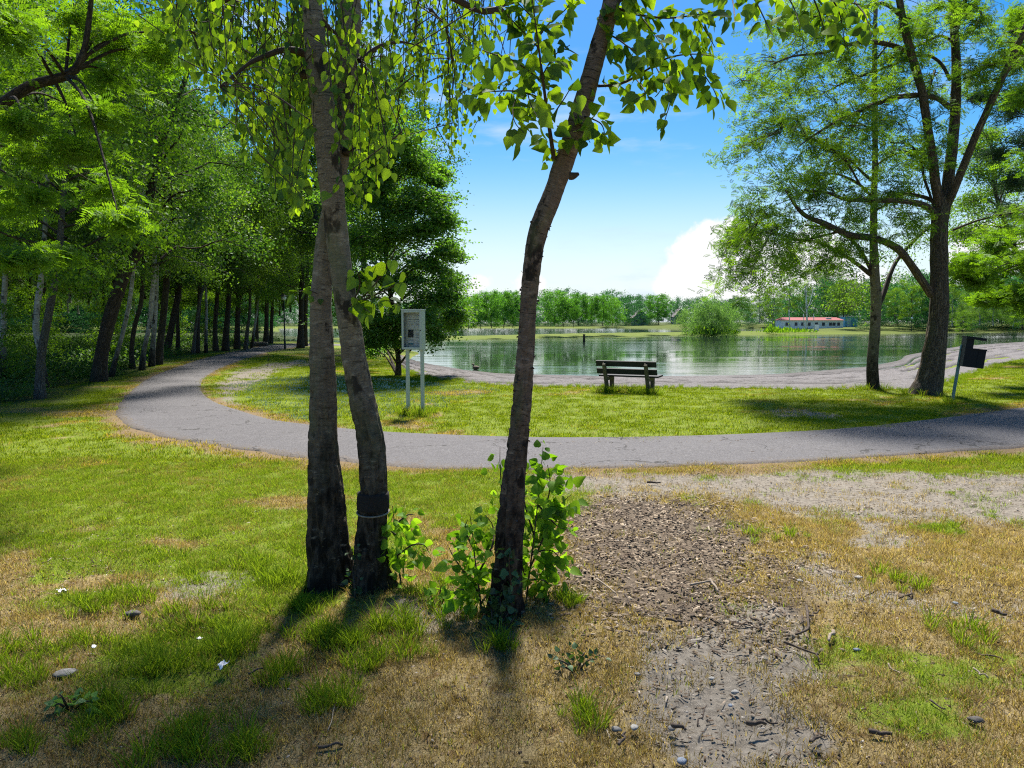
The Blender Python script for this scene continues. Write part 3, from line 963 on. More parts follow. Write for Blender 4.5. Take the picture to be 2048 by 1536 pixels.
# the front row of the wood on the left, traced one by one
BF, DB, GB = M['birch_far'], M['dark_bark'], M['grey_bark']
wood_front = [
    ([(5, 762, 12), (6, 680, 11), (8, 600, 10), (10, 520, 9)], BF, 'birch_a', 'pale birch trunk cut by the left edge of the wood'),
    ([(80, 797, 19), (80, 750, 17), (84, 700, 16), (95, 640, 15), (108, 570, 14), (118, 500, 12)], GB, 'lime_a', 'grey leaning tree standing foremost at the edge of the wood'),
    ([(92, 776, 11), (84, 720, 10), (72, 660, 12), (76, 600, 12), (84, 540, 10)], BF, 'birch_b', 'mottled birch stem just behind the foremost grey tree'),
    ([(197, 764, 27), (203, 710, 25), (216, 650, 26), (232, 595, 25), (255, 535, 23), (284, 482, 20)], DB, 'oak_a', 'thick brown trunk leaning right at the wood edge'),
    ([(221, 753, 10), (232, 715, 9), (246, 665, 8), (258, 610, 8), (266, 550, 7), (272, 500, 7)], BF, 'birch_a', 'thin white birch leaning beside the thick brown trunk'),
    ([(266, 738, 10), (263, 700, 9), (270, 650, 9), (284, 590, 8)], DB, 'oak_b', 'dark forked stem behind the thin leaning birch'),
    ([(283, 742, 11), (288, 700, 9), (299, 650, 9), (304, 590, 9), (309, 530, 8)], BF, 'birch_b', 'pale slightly bent birch left of a close pair of stems'),
    ([(303, 734, 11), (306, 690, 10), (311, 620, 9), (313, 540, 9), (315, 460, 8)], BF, 'birch_a', 'straight speckled birch, pale half of a close pair'),
    ([(316, 730, 15), (320, 690, 14), (328, 620, 13), (335, 540, 12), (338, 480, 11)], DB, 'oak_a', 'straight dark trunk, right half of the close pair'),
    ([(331, 708, 14), (340, 670, 13), (350, 620, 12), (358, 575, 11)], DB, 'oak_b', 'dark trunk leaning right behind the close pair'),
    ([(356, 706, 8), (356, 660, 7), (354, 600, 7)], DB, 'lime_a', 'slim upright dark stem right of the close pair'),
    ([(386, 708, 7), (391, 660, 6), (400, 600, 6), (411, 545, 5)], GB, 'birch_b', 'thin grey stem leaning right beside the path'),
    ([(395, 707, 8), (396, 650, 8), (399, 590, 7)], DB, 'oak_a', 'dark upright stem halfway along the wood'),
    ([(412, 706, 6), (412, 660, 6), (413, 620, 5)], BF, 'birch_a', 'short visible white birch stem halfway along the wood'),
    ([(432, 703, 10), (430, 660, 9), (434, 600, 8)], DB, 'oak_b', 'dark trunk leaning slightly in the middle of the row'),
    ([(451, 702, 13), (453, 660, 12), (457, 610, 10), (460, 550, 9)], DB, 'oak_a', 'stout dark trunk near the far part of the path'),
    ([(474, 698, 11), (475, 650, 10), (476, 600, 9)], DB, 'lime_a', 'stout dark trunk second from the bend of the path'),
    ([(491, 699, 8), (495, 660, 7), (500, 615, 6)], GB, 'birch_b', 'leaning grey stem close to the cut log'),
    ([(503, 696, 5), (509, 655, 5), (516, 605, 4)], BF, 'birch_a', 'very thin pale stem leaning right by the cut log'),
    ([(512, 685, 9), (513, 650, 8), (514, 610, 8)], DB, 'oak_b', 'dark trunk right behind the cut log'),
    ([(532, 690, 10), (533, 650, 9), (534, 600, 8)], DB, 'oak_a', 'broad dark trunk beyond the cut log'),
    ([(542, 687, 7), (543, 650, 7), (545, 600, 6)], DB, 'lime_a', 'narrow dark trunk nearest the far lamp post'),
    ([(601, 694, 13), (602, 650, 11), (603, 600, 11)], DB, 'oak_b', 'dark trunk right of the far lamp post'),
    ([(610, 690, 9), (611, 650, 8), (612, 600, 8)], DB, 'oak_a', 'dark trunk partly behind the left birch stem'),
]
for i, (pts, bark, crown, lab) in enumerate(wood_front):
    d = D(pts[0][1])
    H = {'birch_a': 11, 'birch_b': 11.5, 'oak_a': 10.5, 'oak_b': 11.5, 'lime_a': 8.5}[crown] * rnd.uniform(.92, 1.08)
    if d > 40: H *= 1.05
    traced('birch_tree' if bark is BF else 'woodland_tree', lab, 'tree', pts, d, bark, crown, 'trees along the front of the wood', H, rnd.uniform(.85, 1.1), 9, rnd.random() * 6)

# deeper rows: nothing tells these apart
def path_x(y):
    o = np.argsort(path_out[:, 1][:230]); return float(np.interp(y, path_out[:230, 1][o], path_out[:230, 0][o]))


deep_lab = {'birch_a': 'slender pale birch stem standing deep in the shaded wood', 'birch_b': 'slender pale birch stem standing deep in the shaded wood',
            'oak_a': 'dark broadleaf tree standing deep in the shaded wood', 'oak_b': 'dark broadleaf tree standing deep in the shaded wood',
            'lime_a': 'small yellow green tree standing deep in the shaded wood'}
rw = random.Random(9)
pts_deep = []
tries = 0
while len(pts_deep) < 78 and tries < 9000:
    tries += 1
    y = rw.uniform(19, 92)
    lo, hi = -.72 * y - 3, min(path_x(min(y, 56)) - (2.6 + .05 * y), -.30 * y - 2.5)
    if y > 60: hi = -.20 * y - 3
    if hi <= lo: continue
    x = rw.uniform(lo, hi)
    if all((x - a) ** 2 + (y - b) ** 2 > (1.9 + .012 * y) ** 2 for a, b in pts_deep):
        pts_deep.append((x, y))
for x, y in pts_deep:
    k = rw.choice(['birch_a', 'birch_b', 'oak_a', 'oak_b', 'oak_a', 'oak_b', 'lime_a'])
    nm = 'birch_tree' if k.startswith('birch') else 'woodland_tree'
    place(k, nm, deep_lab[k], 'tree', x, y, rw.uniform(.85, 1.15), rw.random() * 6.3, 'trees deep inside the wood')
for i, (px, py, k, lab) in enumerate([(588, 677, 'oak_a', 'dark tree beyond the end of the path'), (640, 684, 'oak_b', 'dark tree hidden behind the twin birch stems'), (560, 676, 'lime_a', 'light green tree beyond the lamp post'),
                                      (700, 690, 'oak_b', 'broad dark tree between the birch and the drooping tree'), (735, 703, 'oak_a', 'dark tree close behind the left side of the drooping tree'), (684, 708, 'oak_b', 'tall leafy tree behind the right birch stem'), (668, 700, 'oak_a', 'dense dark tree seen between the birch stems')]):
    p = GP(px, py); place(k, 'woodland_tree', lab, 'tree', p[0], p[1], 1.45 if px > 650 else 1.05, i * 1.3)

# leafy shoots and saplings at the edge of the wood
for px, py, s, lab in [(0, 770, .75, 'yellow green sapling at the very left edge'), (70, 745, .9, 'leafy sapling round the foremost grey tree'), (222, 735, .85, 'leafy sapling beside the thick brown trunk'),
                       (100, 740, .8, 'low sapling behind the foremost grey tree'), (245, 700, 1.1, 'slim sapling between birch stems'), (350, 695, 1.2, 'sapling in front of the dark leaning trunk'), (420, 690, 1.3, 'sapling halfway along the wood')]:
    p = GP(px, py); place('sapling', 'sapling', lab, 'sapling', p[0], p[1], s, px * .1, 'saplings at the edge of the wood')


# ---- foliage gathered round given places
def clump_leaves(rng, ctrs, radii, n, size, droop=.0, flat=.6, updir=.6, lay=0.0):
    ctrs = np.asarray(ctrs, float); radii = np.asarray(radii, float)
    w = radii ** 2; idx = rng.choice(len(ctrs), n, p=w / w.sum())
    off = rng.normal(0, .5, (n, 3)); off[:, 2] *= flat
    pos = ctrs[idx] + off * radii[idx][:, None]
    ax = rand_dirs(rng, n); ax[:, 2] = ax[:, 2] * (1 - lay) - droop
    nr = rand_dirs(rng, n); nr[:, 2] += updir
    cl = rng.random(len(ctrs)); r = np.clip(.5 * cl[idx] + .5 * rng.random(n), 0, 1)
    return pos, ax, nr, size * rng.uniform(.7, 1.3, n), r


def sprays(rng, starts, ends, n_per, r0, T=None, sag=.15, br=.012):
    """side shoots from branch points out to the given ends; returns points along them"""
    out = []
    for a, e in zip(starts, ends):
        m = (a + e) / 2 + rng.normal(0, .08, 3) * np.linalg.norm(e - a); e2 = e - np.array([0, 0, sag * np.linalg.norm(e - a)])
        if T is not None: T.add([a, m, e2], [br, br * .6, br * .25], 4, 7, cap=False)
        for f in np.linspace(.2, 1, n_per):
            q = (1 - f) ** 2 * a + 2 * f * (1 - f) * m + f * f * e2
            out.append(q + rng.normal(0, r0 * .3, 3))
    return np.array(out)


def furrow(amp, kx, kz):
    def f(b, R, v, th):
        n = fbm(np.stack([np.cos(th) * kx, np.sin(th) * kx, v * kz], -1) if v.shape == th.shape else np.stack([np.cos(th) * kx, np.sin(th) * kx, np.repeat(v, th.shape[1], 1) * kz], -1), 5, 4)
        return (np.abs(n - .5) * 4 - .6) * amp
    return f


# ---- the big robinia by the beach
def build_robinia():
    d = D(788)
    rng = np.random.default_rng(77)
    root = GP(1852, 788)
    t = thing('robinia_tree', 'big dark furrowed tree forking above the litter bin', 'tree', tuple(root))
    W = lambda l, dd=0.0: np.array([P(a, b, d + dd * i / max(1, len(l) - 1)) for i, (a, b, w) in enumerate(l)]) - root
    R = lambda l: np.array([w for a, b, w in l]) / 2 / FPX * d * .78
    T = Tubes()
    trunk = [(1850, 797, 96), (1852, 785, 82), (1858, 765, 68), (1864, 735, 60), (1870, 700, 54), (1876, 650, 48), (1879, 600, 46), (1878, 550, 42), (1878, 500, 40), (1880, 450, 38), (1884, 415, 40), (1890, 395, 34)]
    T.add(W(trunk), R(trunk), 44, 190, furrow(.030, 6, .9))
    link('trunk', T.mesh('trunk', M['robinia_bark']), t)
    limbs = [
        ([(1882, 425, 26), (1872, 370, 24), (1866, 320, 22), (1856, 260, 21), (1846, 190, 20), (1826, 120, 19), (1806, 40, 17), (1795, -30, 15)], -1.0),
        ([(1890, 405, 30), (1898, 350, 28), (1906, 280, 26), (1912, 200, 25), (1912, 120, 22), (1908, 50, 20), (1902, -40, 18)], .5),
        ([(1888, 420, 22), (1906, 385, 20), (1928, 330, 19), (1952, 270, 18), (1980, 210, 17), (2012, 140, 16), (2045, 70, 15), (2080, -10, 13)], -1.5),
        ([(1862, 590, 20), (1840, 556, 20), (1815, 520, 19), (1790, 494, 18), (1750, 477, 17), (1700, 470, 16), (1655, 450, 14), (1612, 432, 11), (1590, 410, 6), (1570, 380, 4)], -2.5),
        ([(1876, 440, 18), (1862, 420, 17), (1842, 408, 15), (1800, 402, 13), (1745, 401, 12), (1690, 398, 10), (1655, 385, 7), (1610, 380, 4)], -1.5),
        ([(1878, 425, 12), (1868, 404, 12), (1840, 392, 11), (1800, 388, 10), (1755, 400, 9), (1720, 370, 8), (1680, 350, 6), (1640, 345, 4)], 1.5),
        ([(1900, 215, 14), (1870, 195, 13), (1830, 190, 13), (1780, 198, 12), (1735, 215, 11), (1700, 232, 9), (1660, 250, 6), (1600, 290, 4)], -1.5),
        ([(1822, 110, 10), (1790, 92, 12), (1745, 84, 11), (1700, 88, 9), (1650, 105, 7), (1590, 112, 5), (1540, 130, 3)], -2.0),
        ([(1900, 160, 9), (1880, 125, 9), (1850, 110, 8), (1810, 120, 7), (1760, 140, 7), (1700, 160, 6), (1640, 190, 4)], 1.5),
        ([(1912, 85, 9), (1880, 72, 8), (1850, 85, 7), (1815, 100, 6), (1770, 120, 5)], 1.0),
        ([(1925, 160, 6), (1950, 145, 6), (1985, 130, 6), (2010, 122, 5)], -.5),
        ([(1800, 30, 10), (1770, 8, 10), (1735, 12, 9), (1700, 20, 8), (1640, 30, 6), (1560, 60, 4)], -2.0),
        ([(1912, 60, 12), (1925, 20, 11), (1940, -30, 10)], -1.0),
        ([(1850, 240, 7), (1858, 180, 7), (1870, 140, 5)], 1.0),
        ([(1690, 460, 8), (1650, 470, 7), (1600, 480, 6), (1560, 470, 4), (1500, 460, 3)], -.5),
        ([(1870, 420, 8), (1850, 360, 7), (1840, 320, 6), (1820, 290, 5), (1780, 285, 4)], 1.0),
        ([(1905, 460, 6), (1960, 440, 6), (2048, 420, 5), (2090, 400, 3)], -1),
        ([(1720, 370, 6), (1690, 320, 6), (1650, 290, 5), (1600, 270, 3)], -.5),
    ]
    Bt = Tubes(); cl, cr = [], []
    for l, dd in limbs:
        w = W(l, dd); r = R(l)
        p, _ = Bt.add(w, r, 9, 40, furrow(.012, 3, 1.2), cap=False, seed=len(cl) % 7)
        n = len(p)
        for i in range(int(n * .4), n, 3):
            for s in range(3):
                e = p[i] + rand_dirs(rng, 1)[0] * np.array([1, 1, .55]) * rng.uniform(.4, 1.15)
                q = sprays(rng, [p[i]], [e], 4, .1, Bt, .15, .010)
                cl += list(q); cr += [.15] * len(q)
    # the foliage masses, each fed by shoots from the nearest limb
    masses = [(1530, 250, 70), (1580, 330, 80), (1500, 380, 60), (1640, 270, 70), (1700, 200, 60), (1570, 430, 70), (1520, 470, 50), (1560, 190, 60), (1500, 130, 60), (1620, 130, 60),
              (1700, 300, 60), (1640, 380, 60), (1480, 430, 35), (1480, 310, 40), (1520, 540, 40), (1460, 560, 30), (1700, 100, 60), (1760, 50, 60), (1550, 50, 60), (1640, 40, 60), (1760, 250, 50),
              (1850, 40, 40), (1940, 30, 40), (1720, 420, 45), (1800, 340, 45), (1830, 440, 35), (1590, 500, 45), (1500, 200, 40), (1980, 60, 40), (1680, 500, 40), (1470, 490, 40),
              (1960, 160, 25), (1780, 170, 40), (1860, 300, 30), (1640, 540, 25)]
    allp = np.array(cl)
    for a, b, rr in masses:
        for k in range(13):
            c = P(a + rng.normal(0, .55) * rr, b + rng.normal(0, .5) * rr, d + rng.normal(-.4, 1.1)) - root
            j = np.argmin(np.linalg.norm(allp - c, axis=1))
            q = sprays(rng, [allp[j]], [c], 4, .08, Bt, .08, .009)
            cl += list(q[1:]); cr += [.27] * 3
    link('branches', Bt.mesh('branches', M['robinia_bark']), t)
    pos, ax, nr, sz, r = clump_leaves(rng, cl, cr, 13000, .155, .25, .5, 1.0, .5)
    link('crown', leaf_mesh('crown', pos, ax, nr, sz, LEAF_PINNATE, rng, M['leaf_robinia'], r), t)


build_robinia()


def build_shore_birch():
    d = D(779); rng = np.random.default_rng(78)
    root = GP(1745, 779)
    t = thing('birch_tree', 'slim dark birch standing left of the big furrowed tree', 'tree', tuple(root))
    W = lambda l, dd=0.0: np.array([P(a, b, d + dd * i / max(1, len(l) - 1)) for i, (a, b, w) in enumerate(l)]) - root
    R = lambda l: np.array([w for a, b, w in l]) / 2 / FPX * d * .84
    T = Tubes()
    l = [(1745, 785, 40), (1746, 770, 30), (1745, 720, 26), (1750, 660, 24), (1752, 600, 24), (1749, 540, 22), (1747, 480, 18), (1748, 400, 15), (1750, 320, 13), (1750, 220, 12), (1749, 120, 11), (1751, 20, 9), (1752, -60, 7)]
    T.add(W(l), R(l), 22, 150, furrow(.012, 4, 2.0)); link('trunk', T.mesh('trunk', M['birch_near']), t)
    Bt = Tubes(); cl, cr = [], []
    for l, dd in [([(1757, 612, 12), (1768, 585, 12), (1782, 545, 10), (1798, 515, 9), (1840, 470, 7), (1880, 440, 4)], 1.0), ([(1740, 548, 12), (1710, 525, 9), (1670, 500, 7), (1630, 482, 5), (1590, 486, 3)], -1.0),
                  ([(1742, 540, 9), (1720, 500, 8), (1690, 470, 7), (1650, 455, 6), (1610, 450, 4)], -.5),
                  ([(1742, 360, 7), (1720, 340, 6), (1690, 310, 5), (1660, 300, 3)], -1.0), ([(1752, 330, 6), (1785, 310, 5), (1830, 300, 4)], .8), ([(1750, 200, 5), (1720, 160, 5), (1680, 130, 3)], .6),
                  ([(1752, 420, 6), (1790, 400, 5), (1830, 380, 4)], -.8), ([(1748, 260, 5), (1700, 240, 4), (1650, 230, 3)], .8), ([(1751, 120, 5), (1790, 70, 4), (1820, 30, 3)], .6), ([(1750, 60, 5), (1710, 20, 4), (1670, -10, 3)], .6)]:
        p, _ = Bt.add(W(l, dd), R(l), 7, 26, cap=False)
        for i in range(8, len(p), 2):
            for s in range(2):
                e = p[i] + rand_dirs(rng, 1)[0] * rng.uniform(.3, .9)
                q = sprays(rng, [p[i]], [e], 5, .06, Bt, .6, .006); cl += list(q); cr += [.2] * len(q)
    allp = np.array(cl)
    for a, b, rr in [(1580, 120, 70), (1640, 200, 70), (1540, 170, 60), (1700, 160, 70), (1760, 110, 60), (1520, 220, 40), (1600, 60, 60), (1700, 60, 60), (1640, 330, 60), (1760, 300, 50), (1560, 300, 60), (1830, 330, 40),
                     (1600, 510, 50), (1540, 560, 30), (1500, 560, 30), (1690, 560, 30), (1660, 590, 25), (1720, 610, 22), (1800, 500, 40), (1840, 140, 40), (1530, 590, 20), (1900, 420, 30)]:
        for k in range(9):
            c = P(a + rng.normal(0, .55) * rr, b + rng.normal(0, .5) * rr, d + rng.normal(.2, 1.0)) - root
            j = np.argmin(np.linalg.norm(allp - c, axis=1)); q = sprays(rng, [allp[j]], [c], 5, .05, Bt, .1, .006); cl += list(q[1:]); cr += [.2] * 4
    link('branches', Bt.mesh('branches', M['twig_bark']), t)
    pos, ax, nr, sz, r = clump_leaves(rng, cl, cr, 17000, .055, .8, .9, .3)
    link('crown', leaf_mesh('crown', pos, ax, nr, sz, LEAF_QUAD, rng, M['leaf_birch'], r), t)


build_shore_birch()


def built_tree(name, label, root, trunk, rad, masses, leaf, size, shape, lmat, bmat, seed, droop=.2, flat=.5, per=14, cr0=.4, nseg=10, lay=.4, br=.02, updir=.9, out=1.1):
    """tree with its own crown: masses = (x, y, z, r) in world space"""
    rng = np.random.default_rng(seed)
    t = thing(name, label, 'tree', tuple(root))
    T = Tubes(); p, r = T.add(np.array(trunk) - root, rad, nseg, 50); link('trunk', T.mesh('trunk', bmat), t)
    Bt = Tubes(); cl, cr = [], []
    for x, y, z, rr in masses:
        c0 = np.array([x, y, z]) - root
        j = np.argmin(np.linalg.norm(p - c0 + np.array([0, 0, .25]) * np.linalg.norm(c0 - p[len(p) // 2]), axis=1))
        mid = (p[j] + c0) / 2 + np.array([0, 0, .12 * np.linalg.norm(c0 - p[j])])
        Bt.add([p[j], mid, c0], [max(br, r[j] * .45), br * 1.2, br * .5], 6, 12, cap=False)
        for k in range(per):
            v = rand_dirs(rng, 1)[0] * np.array([1, 1, .6]) * rr * rng.uniform(.4, out)
            q = sprays(rng, [c0], [c0 + v], 4, .1, Bt, droop * .5, br * .4); cl += list(q); cr += [cr0] * len(q)
    link('branches', Bt.mesh('branches', bmat), t)
    pos, ax, nr, sz, rr_ = clump_leaves(rng, cl, cr, leaf, size, droop, flat, updir, lay)
    pos[:, 2] = np.maximum(pos[:, 2], .3)
    link('crown', leaf_mesh('crown', pos, ax, nr, sz, shape, rng, lmat, rr_), t)
    return t


# the drooping dense tree behind the notice board
def build_drooping():
    d = D(746); rng = np.random.default_rng(5)
    root = GP(796, 746)
    tk = [P(796, 752, d), P(797, 730, d), P(795, 700, d), P(788, 640, d), P(775, 540, d), P(765, 420, d), P(760, 300, d), P(755, 225, d)]
    rad = np.array([15, 11, 10, 10, 9, 8, 5, 2]) / 2 / FPX * d
    ms = []
    for a, b, r in [(760, 240, 50), (800, 280, 50), (720, 300, 60), (840, 330, 40), (780, 350, 60), (860, 390, 35), (820, 420, 60), (740, 400, 70), (700, 480, 70), (780, 480, 70), (850, 470, 50), (890, 440, 22), (870, 530, 45),
                    (900, 570, 28), (820, 560, 60), (750, 560, 70), (870, 600, 50), (905, 630, 25), (840, 640, 40), (800, 640, 40), (720, 630, 60), (890, 660, 22), (760, 660, 30), (880, 340, 14), (905, 500, 18), (700, 390, 60), (700, 560, 60), (745, 690, 16), (770, 300, 55)]:
        for k in range(3):
            q = P(a + rng.normal(0, 10), b + rng.normal(0, 8), d + (rng.normal(0, 1.3) if k else -1.4)); ms.append((*q, r / FPX * d))
    built_tree('drooping_tree', 'dense dark tree with drooping boughs behind the notice board', root, tk, rad, ms, 95000, .095, LEAF_QUAD, M['leaf_beech'], M['dark_bark'], 6, .30, .35, 13, .34, lay=.6, out=1.75)


build_drooping()


# trees whose boughs reach in from the sides of the view
def px_masses(lst, rng, k=2, dz=.8):
    ms = []
    for a, b, r, d in lst:
        for i in range(k):
            q = P(a + rng.normal(0, .15) * r, b + rng.normal(0, .15) * r, d + rng.normal(0, dz)); ms.append((*q, r / FPX * d))
    return ms


def build_side_trees():
    rng = np.random.default_rng(8)
    # robinia leaning in at the upper left
    d = 9.5
    root = np.array([*P(-260, 800, d)[:2], 0.0])
    tk = [P(-262, 945, d), P(-240, 700, d), P(-190, 480, d), P(-80, 270, d), P(0, 212, d), P(60, 172, d), P(140, 148, d), P(166, 108, d), P(178, 40, d), P(188, -60, d)]
    rad = np.array([44, 38, 32, 28, 22, 20, 17, 12, 10, 7]) / 2 / FPX * d
    ms = px_masses([(60, 90, 90, 9.5), (150, 60, 80, 9.8), (260, 40, 80, 10), (330, 60, 60, 10.2), (40, 230, 70, 9.3), (130, 210, 80, 9.6), (230, 150, 80, 10), (60, 320, 80, 9.2), (160, 300, 70, 9.6),
                    (200, 390, 60, 9.7), (90, 420, 80, 9.2), (20, 420, 60, 9.0), (230, 440, 35, 9.8), (20, 30, 60, 9.2), (250, 90, 60, 10), (100, 500, 50, 9.3), (30, 520, 50, 9.1), (200, 240, 50, 9.8), (300, 110, 50, 10)], rng, 1)
    built_tree('robinia_tree', 'feathery yellow green tree whose bough reaches in at upper left', root, tk, rad, ms, 4600, .13, LEAF_PINNATE, M['leaf_lime'], M['dark_bark'], 31, .25, .4, 11, .20, lay=.6, br=.014)
    # yellow green boughs at the right edge
    d = 22
    root = np.array([*P(2190, 765, d)[:2], 0.0])
    tk = [P(2190, 768, d), P(2185, 650, d), P(2160, 520, d), P(2130, 350, d), P(2110, 180, d), P(2100, 60, d)]
    rad = np.array([50, 40, 36, 28, 18, 8]) / 2 / FPX * d
    ms = px_masses([(2030, 120, 50, 22), (2040, 190, 40, 22), (2060, 90, 50, 22), (1995, 530, 50, 21), (2040, 510, 60, 21), (1960, 560, 40, 20.5), (2030, 590, 50, 21), (1950, 520, 30, 20.5), (2060, 620, 40, 21), (2000, 480, 40, 21),
                    (2080, 300, 60, 22), (1975, 600, 25, 20.5), (1930, 540, 20, 20.5), (2040, 30, 40, 22), (2090, 450, 60, 22)], rng)
    built_tree('robinia_tree', 'yellow green feathery boughs hanging in at the right edge', root, tk, rad, ms, 7500, .18, LEAF_PINNATE, M['leaf_lime'], M['dark_bark'], 32, .1, .35, 10, .34, lay=.7)
    # pine behind it
    d = 27
    root = np.array([*P(2120, 740, d)[:2], 0.0])
    tk = [P(2120, 745, d), P(2115, 600, d), P(2095, 400, d), P(2075, 200, d), P(2060, 60, d)]
    rad = np.array([44, 36, 30, 20, 8]) / 2 / FPX * d
    ms = px_masses([(2020, 230, 45, 27), (2050, 280, 50, 27), (1990, 300, 30, 27), (2030, 360, 45, 27), (1970, 195, 22, 27), (2060, 180, 40, 27), (2040, 60, 30, 27), (2060, 420, 50, 27), (2020, 420, 35, 27)], rng)
    built_tree('pine_tree', 'dark green pine behind the boughs at the right edge', root, tk, rad, ms, 16000, .16, (LEAF_QUAD[0] * np.array([.25, 1, 1]), LEAF_QUAD[1]), M['needle'], M['dark_bark'], 33, .0, .5, 9, .3)
    # light green tree further right behind the big robinia
    d = 36
    root = np.array([*P(2085, 705, d)[:2], 0.0])
    tk = [P(2085, 716, d), P(2075, 620, d), P(2030, 500, d), P(1990, 380, d), P(1985, 300, d)]
    rad = np.array([15, 12, 10, 7, 4]) / 2 / FPX * d
    ms = px_masses([(1960, 340, 50, 36), (2010, 380, 60, 36), (1940, 400, 45, 36), (1970, 450, 60, 36), (2030, 460, 50, 36), (1930, 470, 35, 36), (1950, 290, 35, 36), (2000, 320, 50, 36), (2040, 350, 50, 36), (1980, 270, 35, 36), (1990, 500, 30, 36)], rng, 2, 1.5)
    built_tree('birch_tree', 'light green loose tree between the big furrowed tree and the pine', root, tk, rad, ms, 22000, .10, LEAF_QUAD, M['leaf_birch'], M['dark_bark'], 34, .4, .7, 10, .5)


build_side_trees()

# ------------------------------------------------------------------ across the water
def far_side():
    r = random.Random(21)
    # row of trees on the spit: px, row of the base, height in px, proto, width factor, label
    spit = [
        (938, 677, 96, 'spit_c', 1.0, 'dark green tree at the left end of the spit beside the drooping tree'),
        (962, 676, 92, 'spit_b', .8, 'narrow tree on the spit second from its left end'),
        (985, 676, 100, 'spit_a', .9, 'two-stemmed tree on the spit left of the bright round one'),
        (1007, 675, 92, 'spit_c', 1.1, 'bright green round tree on the spit just left of the leaning birch'),
        (1024, 675, 98, 'spit_b', .8, 'tall thin tree on the spit close behind the leaning birch'),
        (1108, 672, 96, 'spit_c', 1.15, 'tall domed tree on the spit just right of the leaning birch'),
        (1128, 672, 80, 'spit_b', .7, 'slender tree on the spit beside the tall domed one'),
        (1146, 672, 78, 'spit_b', .75, 'thin straight tree on the spit between domed trees'),
        (1158, 671, 86, 'spit_a', .7, 'slim tree on the spit over the mooring post'),
        (1183, 671, 82, 'spit_a', .9, 'round topped tree right of the mooring post'),
        (1203, 671, 84, 'spit_a', .9, 'leafy tree on the spit left of the leaning broad crown'),
        (1224, 670, 78, 'spit_c', 1.0, 'broad low crowned tree at the right end of the row on the spit'),
        (1319, 669, 82, 'spit_a', 1.15, 'single free standing tree on the bare right half of the spit'),
    ]
    for px, py, h, k, w, lab in spit:
        d = D(py, -.2); p = P(px, py, d); H = h / FPX * d
        H *= .92; place(k, 'waterside_tree', lab, 'tree', p[0], p[1], H / 7.2, r.random() * 6, 'row of trees on the spit', sxy=H / 7.2 * w)
    # willows and bushes at the end of the spit
    for px, py, h, w, lab in [(1412, 671, 78, .9, 'pale willow clump at the tip of the spit, left half'), (1432, 671, 72, .85, 'pale willow clump at the tip of the spit, right half'), (1460, 670, 60, .75, 'silvery young willow right of the large willow clump'), (1384, 669, 50, 1.0, 'low green willow bush left of the large willow clump')]:
        d = D(py, -.2); p = P(px, py, d); H = h / FPX * d
        place('willow', 'willow_tree', lab, 'tree', p[0], p[1], H / 5, px, 'willows at the tip of the spit', sxy=H / 5 * w)
    # trees on the right bank
    bank = [
        (1484, 668, 78, 'oak_b', 1.1, 'dark blue green round tree right of the willows', 150), (1515, 666, 88, 'birch_a', 1.2, 'light green tree left of the white houseboat', 155), (1545, 667, 95, 'birch_b', 1.1, 'loose birch at the left end of the houseboat', 152),
        (1580, 662, 118, 'birch_a', 1.0, 'tall birch behind the left part of the houseboat', 175), (1625, 660, 125, 'birch_b', 1.1, 'high crowned birch behind the middle of the houseboat', 178), (1660, 660, 122, 'oak_a', 1.0, 'tall dark tree behind the right part of the houseboat', 178),
        (1672, 659, 92, 'oak_b', 1.0, 'dark tree in front of the right end of the houseboat', 140), (1688, 660, 98, 'oak_a', 1.0, 'dark forked tree beside the blue annexe', 141), (1715, 659, 90, 'oak_b', 1.0, 'dense tree right of the blue annexe', 150),
        (1790, 656, 82, 'lime_a', 1.0, 'light green tree seen between the slim birch and the big trunk', 140), (1822, 655, 96, 'lime_a', 1.1, 'bright tree left of the big trunk on the far bank', 142), (1765, 655, 70, 'oak_b', 1.1, 'low dark tree behind the slim birch stem', 160),
        (1905, 656, 120, 'birch_a', .9, 'birch with pale blue trunk right of the big trunk', 118), (1945, 655, 110, 'oak_a', 1.0, 'green tree on the far bank above the litter bin', 125), (1962, 656, 130, 'birch_b', .9, 'white stemmed birch second right of the bin', 118),
        (1988, 655, 130, 'birch_a', .9, 'white stemmed birch above the wheel ruts', 115), (2005, 655, 110, 'oak_b', 1.0, 'dark tree near the right edge of the far bank', 125), (2025, 655, 115, 'birch_b', 1.0, 'birch near the right edge of the far bank', 120), (2046, 656, 105, 'lime_a', 1.0, 'yellow green tree cut by the right edge on the far bank', 110),
        (1925, 655, 60, 'lime_a', 1.2, 'small light tree low behind the bin', 122),
    ]
    hh = {'birch_a': 11.5, 'birch_b': 12.5, 'oak_a': 11, 'oak_b': 12, 'lime_a': 9.5}
    for px, py, h, k, w, lab, d in bank:
        p = P(px, py, d); s = h / FPX * d / hh[k]
        place(k, 'birch_tree' if k.startswith('birch') else 'waterside_tree', lab, 'tree', p[0], p[1], s, r.random() * 6, 'trees on the far right bank', sxy=s * w, z=gz(p[0], p[1]))
    # bare white birch, dead
    d = 128; root = P(1612, 667, d); root[2] = gz(root[0], root[1])
    t = thing('dead_birch', 'bare white dead birch in front of the houseboat', 'tree', tuple(root), group=None)
    Wd = lambda l: np.array([P(a, b, d) for a, b, w in l]) - root
    Rd = lambda l: np.array([w for a, b, w in l]) / 2 / FPX * d
    T = Tubes(); l = [(1614, 668, 4.2), (1614, 640, 3.4), (1613, 610, 3), (1612, 590, 2.4), (1610, 570, 1.5)]; T.add(Wd(l), Rd(l), 7, 14); link('trunk', T.mesh('trunk', M['birch_white']), t)
    B2 = Tubes()
